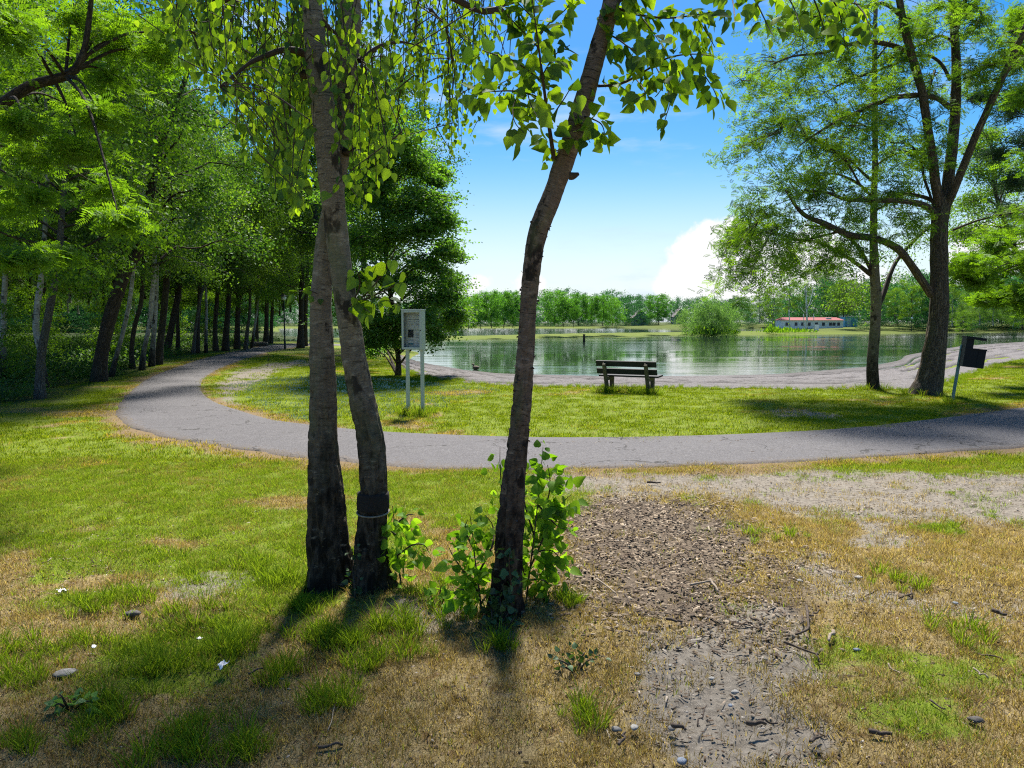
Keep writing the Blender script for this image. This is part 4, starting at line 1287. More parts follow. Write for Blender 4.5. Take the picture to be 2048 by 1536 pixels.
    for l in [[(1613, 620, 2), (1620, 605, 1.8), (1624, 590, 1.4), (1627, 576, 1)], [(1613, 628, 1.8), (1606, 622, 1.4), (1601, 614, 1)], [(1612, 592, 1.6), (1608, 580, 1.2), (1608, 570, .8)], [(1611, 590, 1.5), (1615, 578, 1.2), (1616, 568, .8)], [(1616, 612, 1.4), (1622, 608, 1), (1626, 600, .8)]]:
        B2.add(Wd(l), Rd(l), 5, 8)
    link('branches', B2.mesh('branches', M['birch_white']), t)
    for px, b0, b1, w, d, lab in [(1580, 665, 620, 3.2, 130, 'thin white bare stem left of the dead birch'), (1609, 666, 628, 2.6, 131, 'thin white pole-like stem touching the dead birch'), (1629, 663, 628, 2.2, 131, 'short white bare stem right of the dead birch')]:
        root = P(px, b0, d); root[2] = gz(root[0], root[1])
        t = thing('dead_birch', lab, 'tree', tuple(root))
        T = Tubes(); q = np.array([P(px, b0 + 2, d), P(px - 1, (b0 + b1) / 2, d), P(px - 2, b1, d)]) - root; T.add(q, np.array([w, w * .8, w * .5]) / 2 / FPX * d, 6, 8)
        link('trunk', T.mesh('trunk', M['birch_white']), t)
    # the far wood: one mass of crowns along the far shore and round both sides
    rng = np.random.default_rng(17)
    pts, src = [], []
    ang = np.linspace(-.95, .98, 150)
    for row in range(3):
        for a in ang:
            dd = 250 + row * 16 + rng.normal(0, 5)
            if a > .30: dd = (168 if a < .475 else 148) + row * 12 + rng.normal(0, 3) + 70 * (1 - min(1, (a - .30) / .12))
            if a < -.33: dd = 118 + row * 13 + rng.normal(0, 4)
            pts.append((a * dd + rng.normal(0, 2), dd)); src.append(rng.integers(0, 2))
    nb = len(pts)
    pts += [(x * .995 + rng.normal(0, 2), y - 4) for x, y in pts[:300]]; src += [int(rng.integers(0, 2)) for _ in range(300)]
    pts = np.array(pts); z = hfun(pts); bush = np.arange(len(pts)) >= nb
    Vs, Fq, Ro, n = [], [], [], 0
    cache = []
    for k in ('far_a', 'far_b'):
        me = PT[k][2]; v = np.empty(len(me.vertices) * 3, np.float32); me.vertices.foreach_get('co', v)
        cache.append(v.reshape(-1, 4, 3))
    for (x, y), zz, s, low in zip(pts, z, src, bush):
        lv = cache[s]; sel = rng.random(len(lv)) < (.34 if low else .42)
        v = lv[sel].reshape(-1, 3); th = rng.random() * 6.3; c, si = math.cos(th), math.sin(th)
        sc = rng.uniform(.72, 1.12) * (.84 if y > 200 else 1.0) * (1.0 + .12 * math.sin(x * .045 + 1.0)); wv = rng.uniform(1.0, 1.3)
        if low: sc *= .42; wv *= 1.5; zz -= 1.1
        v = np.column_stack([(c * v[:, 0] - si * v[:, 1]) * wv * sc + x, (si * v[:, 0] + c * v[:, 1]) * wv * sc + y, v[:, 2] * sc + zz])
        Vs.append(v); Fq.append(np.arange(len(v)).reshape(-1, 4) + n); n += len(v)
        Ro.append(np.clip(np.repeat(rng.random(sel.sum()) * .6, 4) + rng.random() * .4, 0, 1))
    me = raw_mesh('far_wood', np.concatenate(Vs), np.concatenate(Fq), M['leaf_far'], False, {'rnd': np.concatenate(Ro)})
    tag(link('far_wood', me), 'distant wood closing the far shore', kind='stuff')
    # reeds and low bushes on the water's edge
    rng = np.random.default_rng(19)
    pos = []
    for px, py, w, h, n_ in [(1418, 672, 34, .9, 500), (1460, 671, 14, .7, 160), (1550, 668, 30, .5, 300), (1565, 667, 14, .7, 150), (1542, 668, 8, 1.2, 120), (1600, 667, 30, .35, 200)]:
        d = D(py, -.25)
        p = P(px, py, d)
        pos.append(np.column_stack([p[0] + rng.normal(0, .5, n_) * w / FPX * d, p[1] + rng.normal(0, 1.2, n_), np.abs(rng.normal(0, .5, n_)) * h - .1]))
    pos = np.concatenate(pos); ax = rand_dirs(rng, len(pos)) * .4 + [0, 0, 1]
    me = leaf_mesh('reeds', pos, ax, rand_dirs(rng, len(pos)), .35 * rng.uniform(.6, 1.4, len(pos)), LEAF_QUAD, rng, M['leaf_lime'])
    tag(link('reeds', me), 'green reeds along the edge of the spit', kind='stuff')


far_side()


# ------------------------------------------------------------------ built things
def box_bm(bm, size, loc=(0, 0, 0), rot=None, bevel=0.0, taper=None):
    r = bmesh.ops.create_cube(bm, size=1.0)
    vs = r['verts']
    for v in vs:
        v.co = Vector((v.co.x * size[0], v.co.y * size[1], v.co.z * size[2]))
        if taper and v.co.z < 0: v.co.x *= taper; v.co.y *= taper
    if bevel:
        es = list({e for v in vs for e in v.link_edges})
        b = bmesh.ops.bevel(bm, geom=es, offset=bevel, segments=2, affect='EDGES', profile=.7)
        vs = list({v for v in b['verts']} | {v for v in vs if v.is_valid})
    if rot is not None: bmesh.ops.rotate(bm, verts=vs, cent=(0, 0, 0), matrix=rot)
    bmesh.ops.translate(bm, verts=vs, vec=loc)


def bm_obj(name, mat, parent, *boxes):
    bm = bmesh.new()
    for b in boxes: box_bm(bm, **b)
    me = bpy.data.meshes.new(name); bm.to_mesh(me); bm.free(); me.materials.append(mat)
    return link(name, me, parent)


def B(size, loc=(0, 0, 0), rot=None, bevel=0.0, taper=None):
    return dict(size=size, loc=loc, rot=rot, bevel=bevel, taper=taper)


def bench():
    p = GP(1256, 785)
    t = thing('park_bench', 'dark plank bench on concrete legs facing the lake', 'bench', tuple(p), -math.radians(27))
    wood = plain('dark_stained_wood', (.016, .018, .021), .75, nscale=14)
    conc = plain('mossy_concrete', (.09, .08, .055), .9, nscale=25, var=.4)
    L = 1.52
    tilt = Matrix.Rotation(math.radians(-24), 3, 'X')       # leans back, away from the lake
    # local frame: +Y towards the lake, seat in front of the back supports
    for s in (-1, 1):
        x = s * L * .345
        bm = bmesh.new()
        box_bm(bm, (.085, .10, .86), (0, 0, .38), None, .03)
        bmesh.ops.rotate(bm, verts=bm.verts, cent=(0, 0, 0), matrix=Matrix.Rotation(math.radians(21), 3, 'X'))
        bmesh.ops.translate(bm, verts=bm.verts, vec=(x, 0, -.04))
        me = bpy.data.meshes.new('back_support'); bm.to_mesh(me); bm.free(); me.materials.append(conc); link('back_support', me, t)
        bm_obj('leg', conc, t, B((.09, .12, .42), (x, .30, .17), None, .015, .9), B((.08, .44, .09), (x, .12, .335), None, .012))
    rot = Matrix.Rotation(math.radians(21), 3, 'X')
    for h, w in ((.735, .145), (.545, .145)):
        yy = -math.tan(math.radians(21)) * h + .075
        bm_obj('backrest_slat', wood, t, B((L, .04, w), (0, yy, h - .02), rot, .008))
    for k in range(3):
        bm_obj('seat_slat', wood, t, B((L, .125, .042), (0, .04 + .145 * k, .404 + .006 * k), Matrix.Rotation(math.radians(3), 3, 'X'), .008))
    for s in (-1, 1):
        for h in (.735, .545):
            bm_obj('bolt', conc, t, B((.022, .022, .022), (s * L * .345, -math.tan(math.radians(21)) * h - .062, h - .0), rot, .006))
    return t


bench()


def notice_board():
    p = GP(829, 828)
    t = thing('notice_board', 'grey metal notice case with pinned sheets on two square posts', 'notice board', tuple(p), -math.radians(24))
    met = plain('pale_green_metal', (.40, .44, .42), .45, .2, 60, .08, .4)
    back = plain('faded_backing', (.62, .64, .58), .7, 0, 12, .06)
    paper = plain('white_paper', (.74, .75, .72), .8, 0, 20, .04)
    dark = plain('dark_print', (.03, .035, .04), .5)
    teal = plain('teal_print', (.09, .26, .28), .6)
    ink = plain('grey_print', (.25, .28, .28), .7)
    g = NB('case_glass'); pr = g.principled((1, 1, 1), .03, None, .5); pr.inputs['Transmission Weight'].default_value = 1.0; pr.inputs['IOR'].default_value = 1.05; pr.inputs['Alpha'].default_value = .25
    W, Hh, Dp, z0 = .43, .73, .13, 1.22
    zc = z0 + Hh / 2
    for s in (-1, 1):
        bm_obj('post', met, t, B((.055, .055, 1.36), (s * (W / 2 - .055), .035, .60), None, .004))
    bm_obj('case', met, t, B((W, .02, Hh), (0, Dp / 2 - .01, zc), None, .002), B((.012, Dp - .02, Hh), (-W / 2 + .006, -.01, zc)), B((.012, Dp - .02, Hh), (W / 2 - .006, -.01, zc)),
           B((W - .026, Dp - .022, .012), (0, -.01, z0 + .006)), B((W + .02, Dp + .03, .018), (0, -.004, z0 + Hh + .009), None, .004))
    f = .042
    yf = -Dp / 2 - .004
    bm_obj('frame', met, t, B((f, .022, Hh), (-W / 2 + f / 2, yf, zc), None, .004), B((f, .022, Hh), (W / 2 - f / 2, yf, zc), None, .004),
           B((W - 2 * f - .002, .02, f), (0, yf, z0 + f / 2), None, .004), B((W - 2 * f - .002, .02, f), (0, yf, z0 + Hh - f / 2), None, .004))
    bm_obj('lock', dark, t, B((.016, .012, .022), (W / 2 - f / 2, yf - .016, zc - .01), None, .003))
    yb = Dp / 2 - .024
    bm_obj('backing_panel', back, t, B((W - .03, .004, Hh - .03), (0, yb, zc)))
    y = yb - .005
    def sheet(name, m, x, z, w, h, dy=0.0): return bm_obj(name, m, t, B((w, .002, h), (x, y - dy, zc + z)))
    sheet('sheet', paper, 0, .255, .30, .10); sheet('sheet', paper, -.075, .10, .14, .17); sheet('sheet', paper, .08, .10, .15, .17)
    sheet('sheet', paper, -.085, -.22, .12, .13); sheet('sheet', paper, .075, -.16, .15, .28)
    sheet('photo_print', dark, -.085, -.07, .115, .145, .001); sheet('emblem', dark, .115, .27, .04, .022, .003)
    sheet('printed_strip', teal, -.085, -.262, .115, .028, .003); sheet('printed_strip', teal, .125, -.19, .045, .075, .003)
    for k, (x, z, w) in enumerate([(-.03, .285, .20), (-.02, .262, .22), (-.03, .238, .20), (0, .195, .29), (-.075, .15, .11), (-.075, .125, .12), (-.075, .10, .10), (-.075, .075, .115), (.08, .15, .12), (.08, .125, .12), (.08, .10, .11), (.08, .075, .12),
                                   (.075, -.06, .12), (.075, -.085, .11), (.075, -.11, .12), (.06, -.14, .08), (.075, -.25, .12), (-.085, -.18, .09), (-.085, -.205, .10)]):
        sheet('text_line', ink, x, z, w, .006, .003)
    bm_obj('glass_pane', g.m, t, B((W - 2 * f + .01, .004, Hh - 2 * f + .01), (0, yf + .014, zc)))


notice_board()


def litter_bin():
    p = GP(1904, 805)
    t = thing('litter_bin', 'black hooded litter bin tilting on a thin green post', 'litter bin', tuple(p), math.radians(-24))
    t.rotation_euler = (0, math.radians(6.5), math.radians(-14))
    blk = plain('black_sheet_metal', (.008, .009, .012), .55, .0, 40, .3, .2)
    green = plain('green_post_paint', (.12, .22, .21), .5, .1, 40, .2)
    T = Tubes(); T.add([(0, 0, -.15), (0, 0, .6), (0, 0, 1.25)], [.034, .034, .034], 14, 8); link('post', T.mesh('post', green), t)
    w, dp, z0, z1 = .40, .34, .80, 1.20
    cx = .19; cy = -.11
    def prism(name, prof, m):
        bm = bmesh.new()
        for pr in prof: box_bm(bm, **pr)
        me = bpy.data.meshes.new(name); bm.to_mesh(me); bm.free(); me.materials.append(m); return link(name, me, t)
    th = .012
    prism('bin_body', [B((w, th, z1 - z0), (cx, cy - dp / 2, (z0 + z1) / 2), None, .004), B((w, th, z1 - z0), (cx, cy + dp / 2, (z0 + z1) / 2), None, .004),
                       B((th, dp - .014, z1 - z0), (cx - w / 2 + th / 2, cy, (z0 + z1) / 2)), B((th, dp - .014, z1 - z0), (cx + w / 2 - th / 2, cy, (z0 + z1) / 2)), B((w - .03, dp - .03, th), (cx, cy, z0 + .012))], blk)
    prism('rim', [B((w + .016, .02, .03), (cx, cy - dp / 2 - .006, z1 - .012), None, .005), B((w + .016, .02, .03), (cx, cy + dp / 2 + .006, z1 - .012), None, .005), B((.02, dp - .012, .03), (cx + w / 2 + .002, cy, z1 - .012), None, .005)], blk)
    prism('back_plate', [B((.16, .014, .44), (cx - w / 2 + .09, cy + dp / 2 - .02, 1.20), None, .004), B((.014, dp * .92, .26), (cx - w / 2 + .012, cy, 1.305), None, .004), B((.13, .012, .22), (cx - w / 2 + .085, cy - dp / 2 + .03, 1.31), None, .004)], blk)
    prism('hood', [B((w * .96, dp * 1.02, .02), (cx - .02, cy, 1.43), Matrix.Rotation(math.radians(1.5), 3, 'Y'), .006), B((.014, dp * .98, .045), (cx + w / 2 - .035, cy, 1.40), None, .004), B((w * .90, .012, .04), (cx - .025, cy - dp / 2, 1.405), None, .004)], blk)
    prism('bracket', [B((.03, .10, .05), (0, -.0, .90), None, .004), B((.03, .10, .05), (0, 0, 1.15), None, .004)], blk)
    prism('corner_seam', [B((.014, .008, z1 - z0 - .05), (cx + .06, cy - dp / 2 - .009, (z0 + z1) / 2 - .01), None, .002)], blk)


litter_bin()


def lamp(px, py, top, lab, dd=None, globe=False):
    p = GP(px, py) if dd is None else P(px, py, dd)
    d = p[1]; p[2] = gz(p[0], p[1]); h = (py - top) / FPX * d
    t = thing('street_lamp', lab, 'street lamp', tuple(p))
    m = plain('lamp_post_paint', (.02, .03, .028), .5); T = Tubes(); T.add([(0, 0, -.1), (0, 0, .5), (0, 0, .55), (0, 0, h)], [.07, .07, .05, .04], 10, 20, smooth=False); link('pole', T.mesh('pole', m), t)
    sh = plain('lamp_glass', (.75, .76, .74), .35)
    bm = bmesh.new(); bmesh.ops.create_uvsphere(bm, u_segments=14, v_segments=10, radius=.22 if globe else .16); bmesh.ops.translate(bm, verts=bm.verts, vec=(0, 0, h + .15))
    me = bpy.data.meshes.new('lamp_shade'); bm.to_mesh(me); bm.free(); me.materials.append(sh); link('lamp_shade', me, t)
    if not globe:
        T = Tubes(); T.add([(0, 0, h + .26), (0, 0, h + .32), (0, 0, h + .36)], [.27, .20, .03], 14, 6, smooth=False); link('lamp_cap', T.mesh('lamp_cap', m), t)


lamp(570, 697, 600, 'dark lamp post beside the far end of the path')
lamp(1823, 655, 631, 'white globe lamp on the far bank', 138, True)


def houseboat():
    d = 150.0
    a = P(1553, 660, d); b = P(1682, 660, d)
    Lb = b[0] - a[0]; x0 = (a[0] + b[0]) / 2
    wz = WATER
    t = thing('houseboat', 'long white houseboat with red roof and dark blue hull', 'houseboat', (x0, d, wz))
    white = plain('white_paint', (.80, .80, .84), .5, var=.03); red = plain('red_roof', (.26, .05, .055), .8); blue = plain('navy_hull', (.03, .05, .16), .5); win = plain('dark_window_glass', (.02, .035, .07), .15); fr = plain('window_frame_paint', (.8, .8, .82), .5, var=.03)
    sx = d / FPX
    hh = 22 * sx
    bm_obj('hull', blue, t, B((Lb, 3.6, .75), (0, 0, .25), None, .12, .96))
    bm_obj('cabin_wall', white, t, B((Lb * .96, 3.0, 1.62), (0, 0, .635 + .81), None, .03))
    # roof as a low hip over the cabin
    Lr = Lb * .98
    V = np.array([[-Lr / 2, -1.75, 0], [Lr / 2, -1.75, 0], [Lr / 2, 1.75, 0], [-Lr / 2, 1.75, 0], [-Lr / 2 + .8, 0, .55], [Lr / 2 - .8, 0, .55]], float) + [0, 0, 2.262]
    me = bpy.data.meshes.new('roof'); me.from_pydata([tuple(v) for v in V], [], [(0, 1, 5, 4), (1, 2, 5), (2, 3, 4, 5), (3, 0, 4), (3, 2, 1, 0)]); me.materials.append(red); rf = link('roof', me, t)
    bm_obj('skylight', white, rf, B((1.0, .8, .25), (Lr * .28, -.6, 2.62), None, .05))
    for px in (1568, 1586, 1599, 1612, 1626, 1640, 1654, 1661, 1670):
        x = (px - (1553 + 1682) / 2) * sx
        w = bm_obj('window', fr, t, B((.74, .05, .82), (x, -1.52, 1.50), None, .01))
        bm_obj('pane', win, w, B((.56, .03, .64), (x, -1.545, 1.50)))
    bm_obj('bulwark', white, t, B((Lb * .97, .06, .16), (0, -1.74, .70), None, .02))
    a2 = P(1706, 658, 152)
    t2 = thing('shed', 'blue flat roofed shed on the bank right of the houseboat', 'shed', (a2[0], 154, gz(a2[0], 154)))
    bl = plain('blue_boards', (.10, .32, .55), .6); bm_obj('wall', bl, t2, B((2.6, 2.2, 2.0), (0, 0, 1.0), None, .02)); bm_obj('roof', plain('pale_roof', (.45, .5, .55), .6), t2, B((2.9, 2.5, .14), (0, 0, 2.08), Matrix.Rotation(.05, 3, 'Y'), .02))
    bm_obj('door', plain('pale_blue_door', (.35, .5, .62), .5), t2, B((.75, .04, 1.7), (-.5, -1.115, .87), None, .01))
    p = P(1633, 664, 132)
    t3 = thing('sign_box', 'small white box standing on the bank before the houseboat', 'box', (p[0], p[1], gz(p[0], p[1])))
    bm_obj('cabinet', white, t3, B((.62, .4, 1.0), (0, 0, .5), None, .03)); bm_obj('lid', blue, t3, B((.68, .46, .06), (0, 0, 1.035), None, .01))


houseboat()


def far_houses():
    wl = plain('rendered_wall', (.36, .36, .39), .8); rf = plain('grey_tiles', (.20, .17, .18), .8); win = plain('house_glass', (.03, .04, .05), .2)
    for px, w, lab, d in [(1279, 5.0, 'small pale gabled house between the far trees', 256), (1357, 4.0, 'smaller pale house half hidden in the far wood', 258)]:
        p = P(px, 655, d); z = gz(p[0], p[1])
        t = thing('house', lab, 'house', (p[0], d, z))
        V = [(-w / 2, -3, 0), (w / 2, -3, 0), (w / 2, 3, 0), (-w / 2, 3, 0), (-w / 2, -3, 2.6), (w / 2, -3, 2.6), (w / 2, 3, 2.6), (-w / 2, 3, 2.6), (0, -3, 5.0), (0, 3, 5.0)]
        me = bpy.data.meshes.new('wall'); me.from_pydata(V, [], [(0, 1, 5, 8, 4), (2, 3, 7, 9, 6), (1, 2, 6, 5), (3, 0, 4, 7)]); me.materials.append(wl); link('wall', me, t)
        for s in (-1, 1):
            ang = math.atan2(2.4, w / 2); ln = math.hypot(2.4, w / 2) + .4
            bm_obj('roof', rf, t, B((ln, 6.6, .14), (s * (w / 4 + .1), 0, 3.8 + .02), Matrix.Rotation(s * ang, 3, 'Y')))
        for x in (-1.2, 1.2):
            bm_obj('window', win, t, B((.9, .08, 1.1), (x, -3.03, 1.5)))


far_houses()
p = P(1168, 684, D(684, WATER))
t = thing('mooring_post', 'short dark post standing in the water off the spit', 'post', (p[0], p[1], WATER - .6))
T = Tubes(); T.add([(0, 0, 0), (0, 0, .8), (0, 0, 1.32)], [.12, .12, .10], 10, 6); link('pile', T.mesh('pile', M['dark_bark']), t)
bm_obj('cap', M['dark_bark'], t, B((.26, .26, .05), (0, 0, 1.36), None, .01))

# cut log beside the far path and the thin dead stick in the lawn
p = GP(518, 693)
t = thing('cut_log', 'pale cut log lying by the far part of the path', 'log', (p[0], p[1], .16), .5)
T = Tubes(); T.add([(-.55, 0, 0), (0, 0, .01), (.55, 0, 0)], [.17, .16, .15], 12, 8); link('stem', T.mesh('stem', M['grey_bark']), t)
T = Tubes(); T.add([(.55, 0, 0), (.58, 0, 0)], [.135, .13], 12, 3, smooth=False); link('cut_end', T.mesh('cut_end', plain('cut_wood', (.5, .4, .26), .8)), t)
p = GP(535, 733)
t = thing('bare_stick', 'thin bare forked stick upright in the shaded lawn', 'stick', tuple(p))
T = Tubes(); T.add([(0, 0, -.05), (.03, 0, .18), (.05, 0, .34), (.12, 0, .50)], [.014, .011, .009, .005], 6, 10); T.add([(.05, 0, .34), (.02, 0, .42), (.03, 0, .48)], [.007, .005, .003], 5, 6); link('stem', T.mesh('stem', M['twig_bark']), t)
# bird at the water's edge
p = G(952, 739, WATER); p[2] = gz(p[0], p[1])
t = thing('duck', 'small grey brown duck at the water edge left of the leaning birch', 'duck', tuple(p), 2.4)
T = Tubes(); T.add([(-.20, 0, .15), (-.12, 0, .16), (0, 0, .14), (.10, 0, .15), (.15, 0, .20), (.16, 0, .27), (.20, 0, .29), (.235, 0, .285)], [.015, .06, .095, .085, .045, .035, .04, .015], 10, 22)
link('body', T.mesh('body', plain('duck_feathers', (.16, .12, .09), .8)), t)
T = Tubes(); T.add([(.23, 0, .283), (.285, 0, .275)], [.016, .008], 6, 3, smooth=False); link('bill', T.mesh('bill', plain('duck_bill', (.30, .22, .06), .5)), t)
for s in (-1, 1):
    T = Tubes(); T.add([(0, s * .03, .08), (.01, s * .03, .0)], [.010, .012], 5, 3, smooth=False); link('leg', T.mesh('leg', plain('duck_leg', (.35, .15, .04), .6)), t)

# ------------------------------------------------------------------ the birches in front
heart_me = []
for v, (bend, asym) in enumerate(((.0, 0), (.18, .05), (-.12, -.04), (.3, .02))):
    hv = LEAF_HEART_V.copy(); hv[:, 2] += bend * -(hv[:, 1] ** 2) * .6; hv[:, 0] *= 1 + asym; hv[:, 0] += asym * hv[:, 1]
    heart_me.append(hv)


def heart_mesh(vi, mat, rndv):
    key = ('leaf', vi, mat.name, rndv)
    me = bpy.data.meshes.get(f'leaf {vi} {mat.name} {rndv}')
    if me is None:
        me = raw_mesh(f'leaf {vi} {mat.name} {rndv}', heart_me[vi], LEAF_HEART_F, mat, True, {'rnd': np.full(14, (rndv + .5) / 5)})
    return me


def add_leaves(t, root, pos, ax, nr, sz, rng, mat, single=300, rest='foliage', shape=None):
    """the leaves that show largest become parts of their own; the rest is one part"""
    pos = np.asarray(pos); order = np.argsort(-(sz / np.maximum(pos[:, 1], .5)))
    vis = pos[order]
    rel = vis - np.array([0, 0, EYE]); c, s = math.cos(PITCH), math.sin(PITCH)
    dep = rel[:, 1] * c - rel[:, 2] * s; v = (rel[:, 1] * s + rel[:, 2] * c) / dep; u = rel[:, 0] / dep
    ok = (np.abs(u) < .67) & (np.abs(v) < .50)
    order = np.r_[order[ok], order[~ok]]
    A, Bk = order[:single], order[single:]
    y = unit(ax); x = unit(np.cross(y, nr)); z = np.cross(x, y)
    for i in A:
        o = link('leaf', heart_mesh(int(rng.integers(0, 4)), mat, int(rng.integers(0, 5))), t)
        m = Matrix(((x[i, 0], y[i, 0], z[i, 0]), (x[i, 1], y[i, 1], z[i, 1]), (x[i, 2], y[i, 2], z[i, 2])))
        o.matrix_basis = Matrix.Translation(Vector(pos[i] - root)) @ (m * float(sz[i])).to_4x4()
    if len(Bk):
        me = leaf_mesh('foliage', pos[Bk] - root, ax[Bk], nr[Bk], sz[Bk], shape or (LEAF_HEART_V, LEAF_HEART_F), rng, mat, None, True)
        tag(link('foliage', me, t), kind='stuff')


def twig_leaves(rng, pts, n, size, reach, hang=1.0):
    """alternate leaves hanging from a twig"""
    q = resample(np.asarray(pts, float), n)
    tg = unit(np.gradient(q, axis=0))
    side = unit(np.cross(tg, rand_dirs(rng, n)))
    pos = q + side * reach * rng.uniform(.3, 1, n)[:, None] + np.array([0, 0, -.012])
    ax = side * .7 + tg * .35 + rand_dirs(rng, n) * .45; ax[:, 2] -= hang
    nr = rand_dirs(rng, n) * .8 + np.array([.15, -.5, .35])
    return pos, ax, nr, size * rng.uniform(.5, 1.35, n), q


def plates(amp_foot, foot_h, amp=.004):
    def f(b, R, v, th):
        vv = np.repeat(v, th.shape[1], 1)
        c3 = np.stack([np.cos(th) * 3.2, np.sin(th) * 3.2, vv * 3.0], -1)
        n = fbm(c3, 5, 4); n2 = fbm(c3 * np.array([1, 1, 9.0]), 9, 3); n3 = fbm(np.stack([np.cos(th) * 8, np.sin(th) * 8, vv * 7], -1), 15, 3)
        k = np.clip(1 - vv / foot_h, 0, 1)
        fl = np.clip(1 - vv / .42, 0, 1) ** 2 * R * (.34 + .26 * np.sin(th * 3 + 1.0) + .12 * np.sin(th * 5))
        return fl + (n - .5) * R * .30 + (n2 - .5) * amp * 2 + k * (sstep(.42, .58, n3) - .5) * amp_foot
    return f


def twin_birch():
    rng = np.random.default_rng(101)
    root = GP(705, 1188)
    t = thing('twin_birch', 'two crossing birch stems growing from one dark foot, foremost left', 'tree', tuple(root))
    dA, dB = 4.80, 4.95
    A = [(745, 1205, 96), (744, 1180, 78), (743, 1140, 66), (743, 1090, 61), (745, 1040, 57), (747, 990, 55), (746, 930, 58), (742, 880, 60), (733, 840, 60), (722, 790, 58), (711, 730, 56), (702, 670, 54), (693, 610, 53), (684, 550, 52), (677, 490, 52), (669, 430, 53), (662, 370, 55), (655, 300, 54), (648, 230, 53), (640, 160, 52), (631, 90, 48), (623, 0, 44), (612, -120, 40), (600, -300, 34), (596, -520, 26), (604, -800, 16), (610, -1050, 6)]
    Bp = [(660, 1215, 118), (661, 1185, 94), (661, 1140, 86), (658, 1090, 82), (654, 1030, 77), (651, 970, 72), (648, 910, 66), (646, 850, 63), (646, 790, 60), (645, 730, 58), (643, 670, 54), (642, 610, 50), (645, 550, 47), (651, 490, 45), (659, 440, 44), (668, 390, 43), (676, 340, 42), (682, 290, 42), (686, 240, 44), (690, 180, 47), (694, 110, 52), (698, 50, 53), (700, -20, 50), (706, -150, 46), (716, -320, 40), (730, -560, 30), (742, -820, 18), (750, -1080, 6)]
    for l, d in ((A, dA), (Bp, dB)):
        W = np.array([P(a, b, d) for a, b, w in l]); R = np.array([w * np.interp(b, [850, 1100], [.84, .96]) for a, b, w in l]) / 2 / FPX * d
        W[0, 2] = -.06; R[0] *= 1.15
        T = Tubes(); T.add(W - root, R, 56, 420, plates(.028, 2.0), seed=d)
        link('stem', T.mesh('stem', M['birch_near']), t)
    # the dark ring where the outer bark is stripped off
    l = [(745.5, 1019, 57), (746, 1010, 58.5), (746.5, 995, 58.5), (746.5, 985, 57)]
    W = np.array([P(a, b, dA) for a, b, w in l]); R = np.array([w + 7 for a, b, w in l]) / 2 / FPX * dA
    T = Tubes(); T.add(W - root, R, 40, 10, smooth=False, disp=lambda b, R_, v, th: (fbm(b * 30, 4, 3) - .5) * .006); tag(link('bark_ring', T.mesh('bark_ring', plain('bare_dark_ring', (.018, .015, .014), .9, nscale=60)), t), 'dark stripped ring low on the right stem')
    ct = P(746, 1023, dA); th = np.linspace(0, 2 * PI, 25); rr = 60 / 2 / FPX * dA + .006
    T = Tubes(); T.add(np.column_stack([ct[0] + np.cos(th) * rr, ct[1] + np.sin(th) * rr, ct[2] + .012 * np.sin(th)]) - root, np.full(25, .006), 6, 50, cap=False); link('wire', T.mesh('wire', plain('old_wire', (.22, .19, .15), .6)), t)
    kn = Tubes()
    for px, py, d, r in [(697, 302, dB - .05, .035), (690, 360, dB - .06, .022), (612, 148, dA + .02, .03)]:
        q = P(px, py, d) - root; kn.add([q + [-.03, .02, 0], q, q + [.035, -.03, .01]], [r * .8, r, r * .35], 10, 8)
    link('burl', kn.mesh('burl', M['birch_near']), t)
    # boughs and hanging twigs
    Bt = Tubes()
    boughs = [([(612, 108, 16), (585, 100, 13), (560, 101, 11), (530, 112, 9), (500, 126, 7), (470, 150, 6), (440, 175, 4)], 4.8, 4.5), ([(718, 122, 10), (735, 108, 8), (760, 92, 7), (800, 84, 5), (840, 92, 3)], 4.9, 5.1),
              ([(702, -60, 22), (800, -50, 18), (880, -18, 15), (930, 8, 14), (965, 22, 13), (1000, 20, 12), (1015, 36, 9), (1024, 55, 5)], 5.0, 5.4), ([(985, 22, 9), (1008, 10, 8), (1030, 3, 7), (1060, -10, 5)], 5.35, 5.4),
              ([(860, 18, 7), (872, 32, 6), (888, 46, 5), (897, 75, 4), (905, 120, 3)], 5.2, 5.3), ([(690, -200, 18), (800, -180, 14), (920, -120, 10), (1000, -60, 6)], 5.0, 5.8), ([(606, -160, 18), (500, -150, 14), (380, -90, 9), (300, -50, 5)], 4.8, 4.4),
              ([(620, -40, 12), (560, -30, 9), (480, -10, 7), (420, 20, 5), (380, 60, 3)], 4.8, 5.0), ([(606, -260, 14), (520, -240, 10), (420, -160, 6), (350, -60, 4)], 4.8, 5.4), ([(644, 40, 9), (665, 62, 8), (690, 72, 7)], 4.8, 4.9)]
    for l, d0, d1 in boughs:
        n = len(l); W = np.array([P(a, b, d0 + (d1 - d0) * i / (n - 1)) for i, (a, b, w) in enumerate(l)]) - root
        Bt.add(W, np.array([w for a, b, w in l]) / 2 / FPX * 5.0, 8, 26, cap=False, disp=lambda b, R_, v, th: (fbm(b * 25, 4, 2) - .5) * .008)
    BP = np.concatenate([v.reshape(-1, 3) for v in Bt.V])
    PL, AX, NR, SZ = [], [], [], []
    xs = [340, 400, 450, 500, 540, 600, 640, 700, 760, 800, 850, 880, 920, 960, 1000]
    lo = [60, 150, 240, 300, 380, 410, 380, 420, 400, 300, 250, 300, 330, 200, 130]
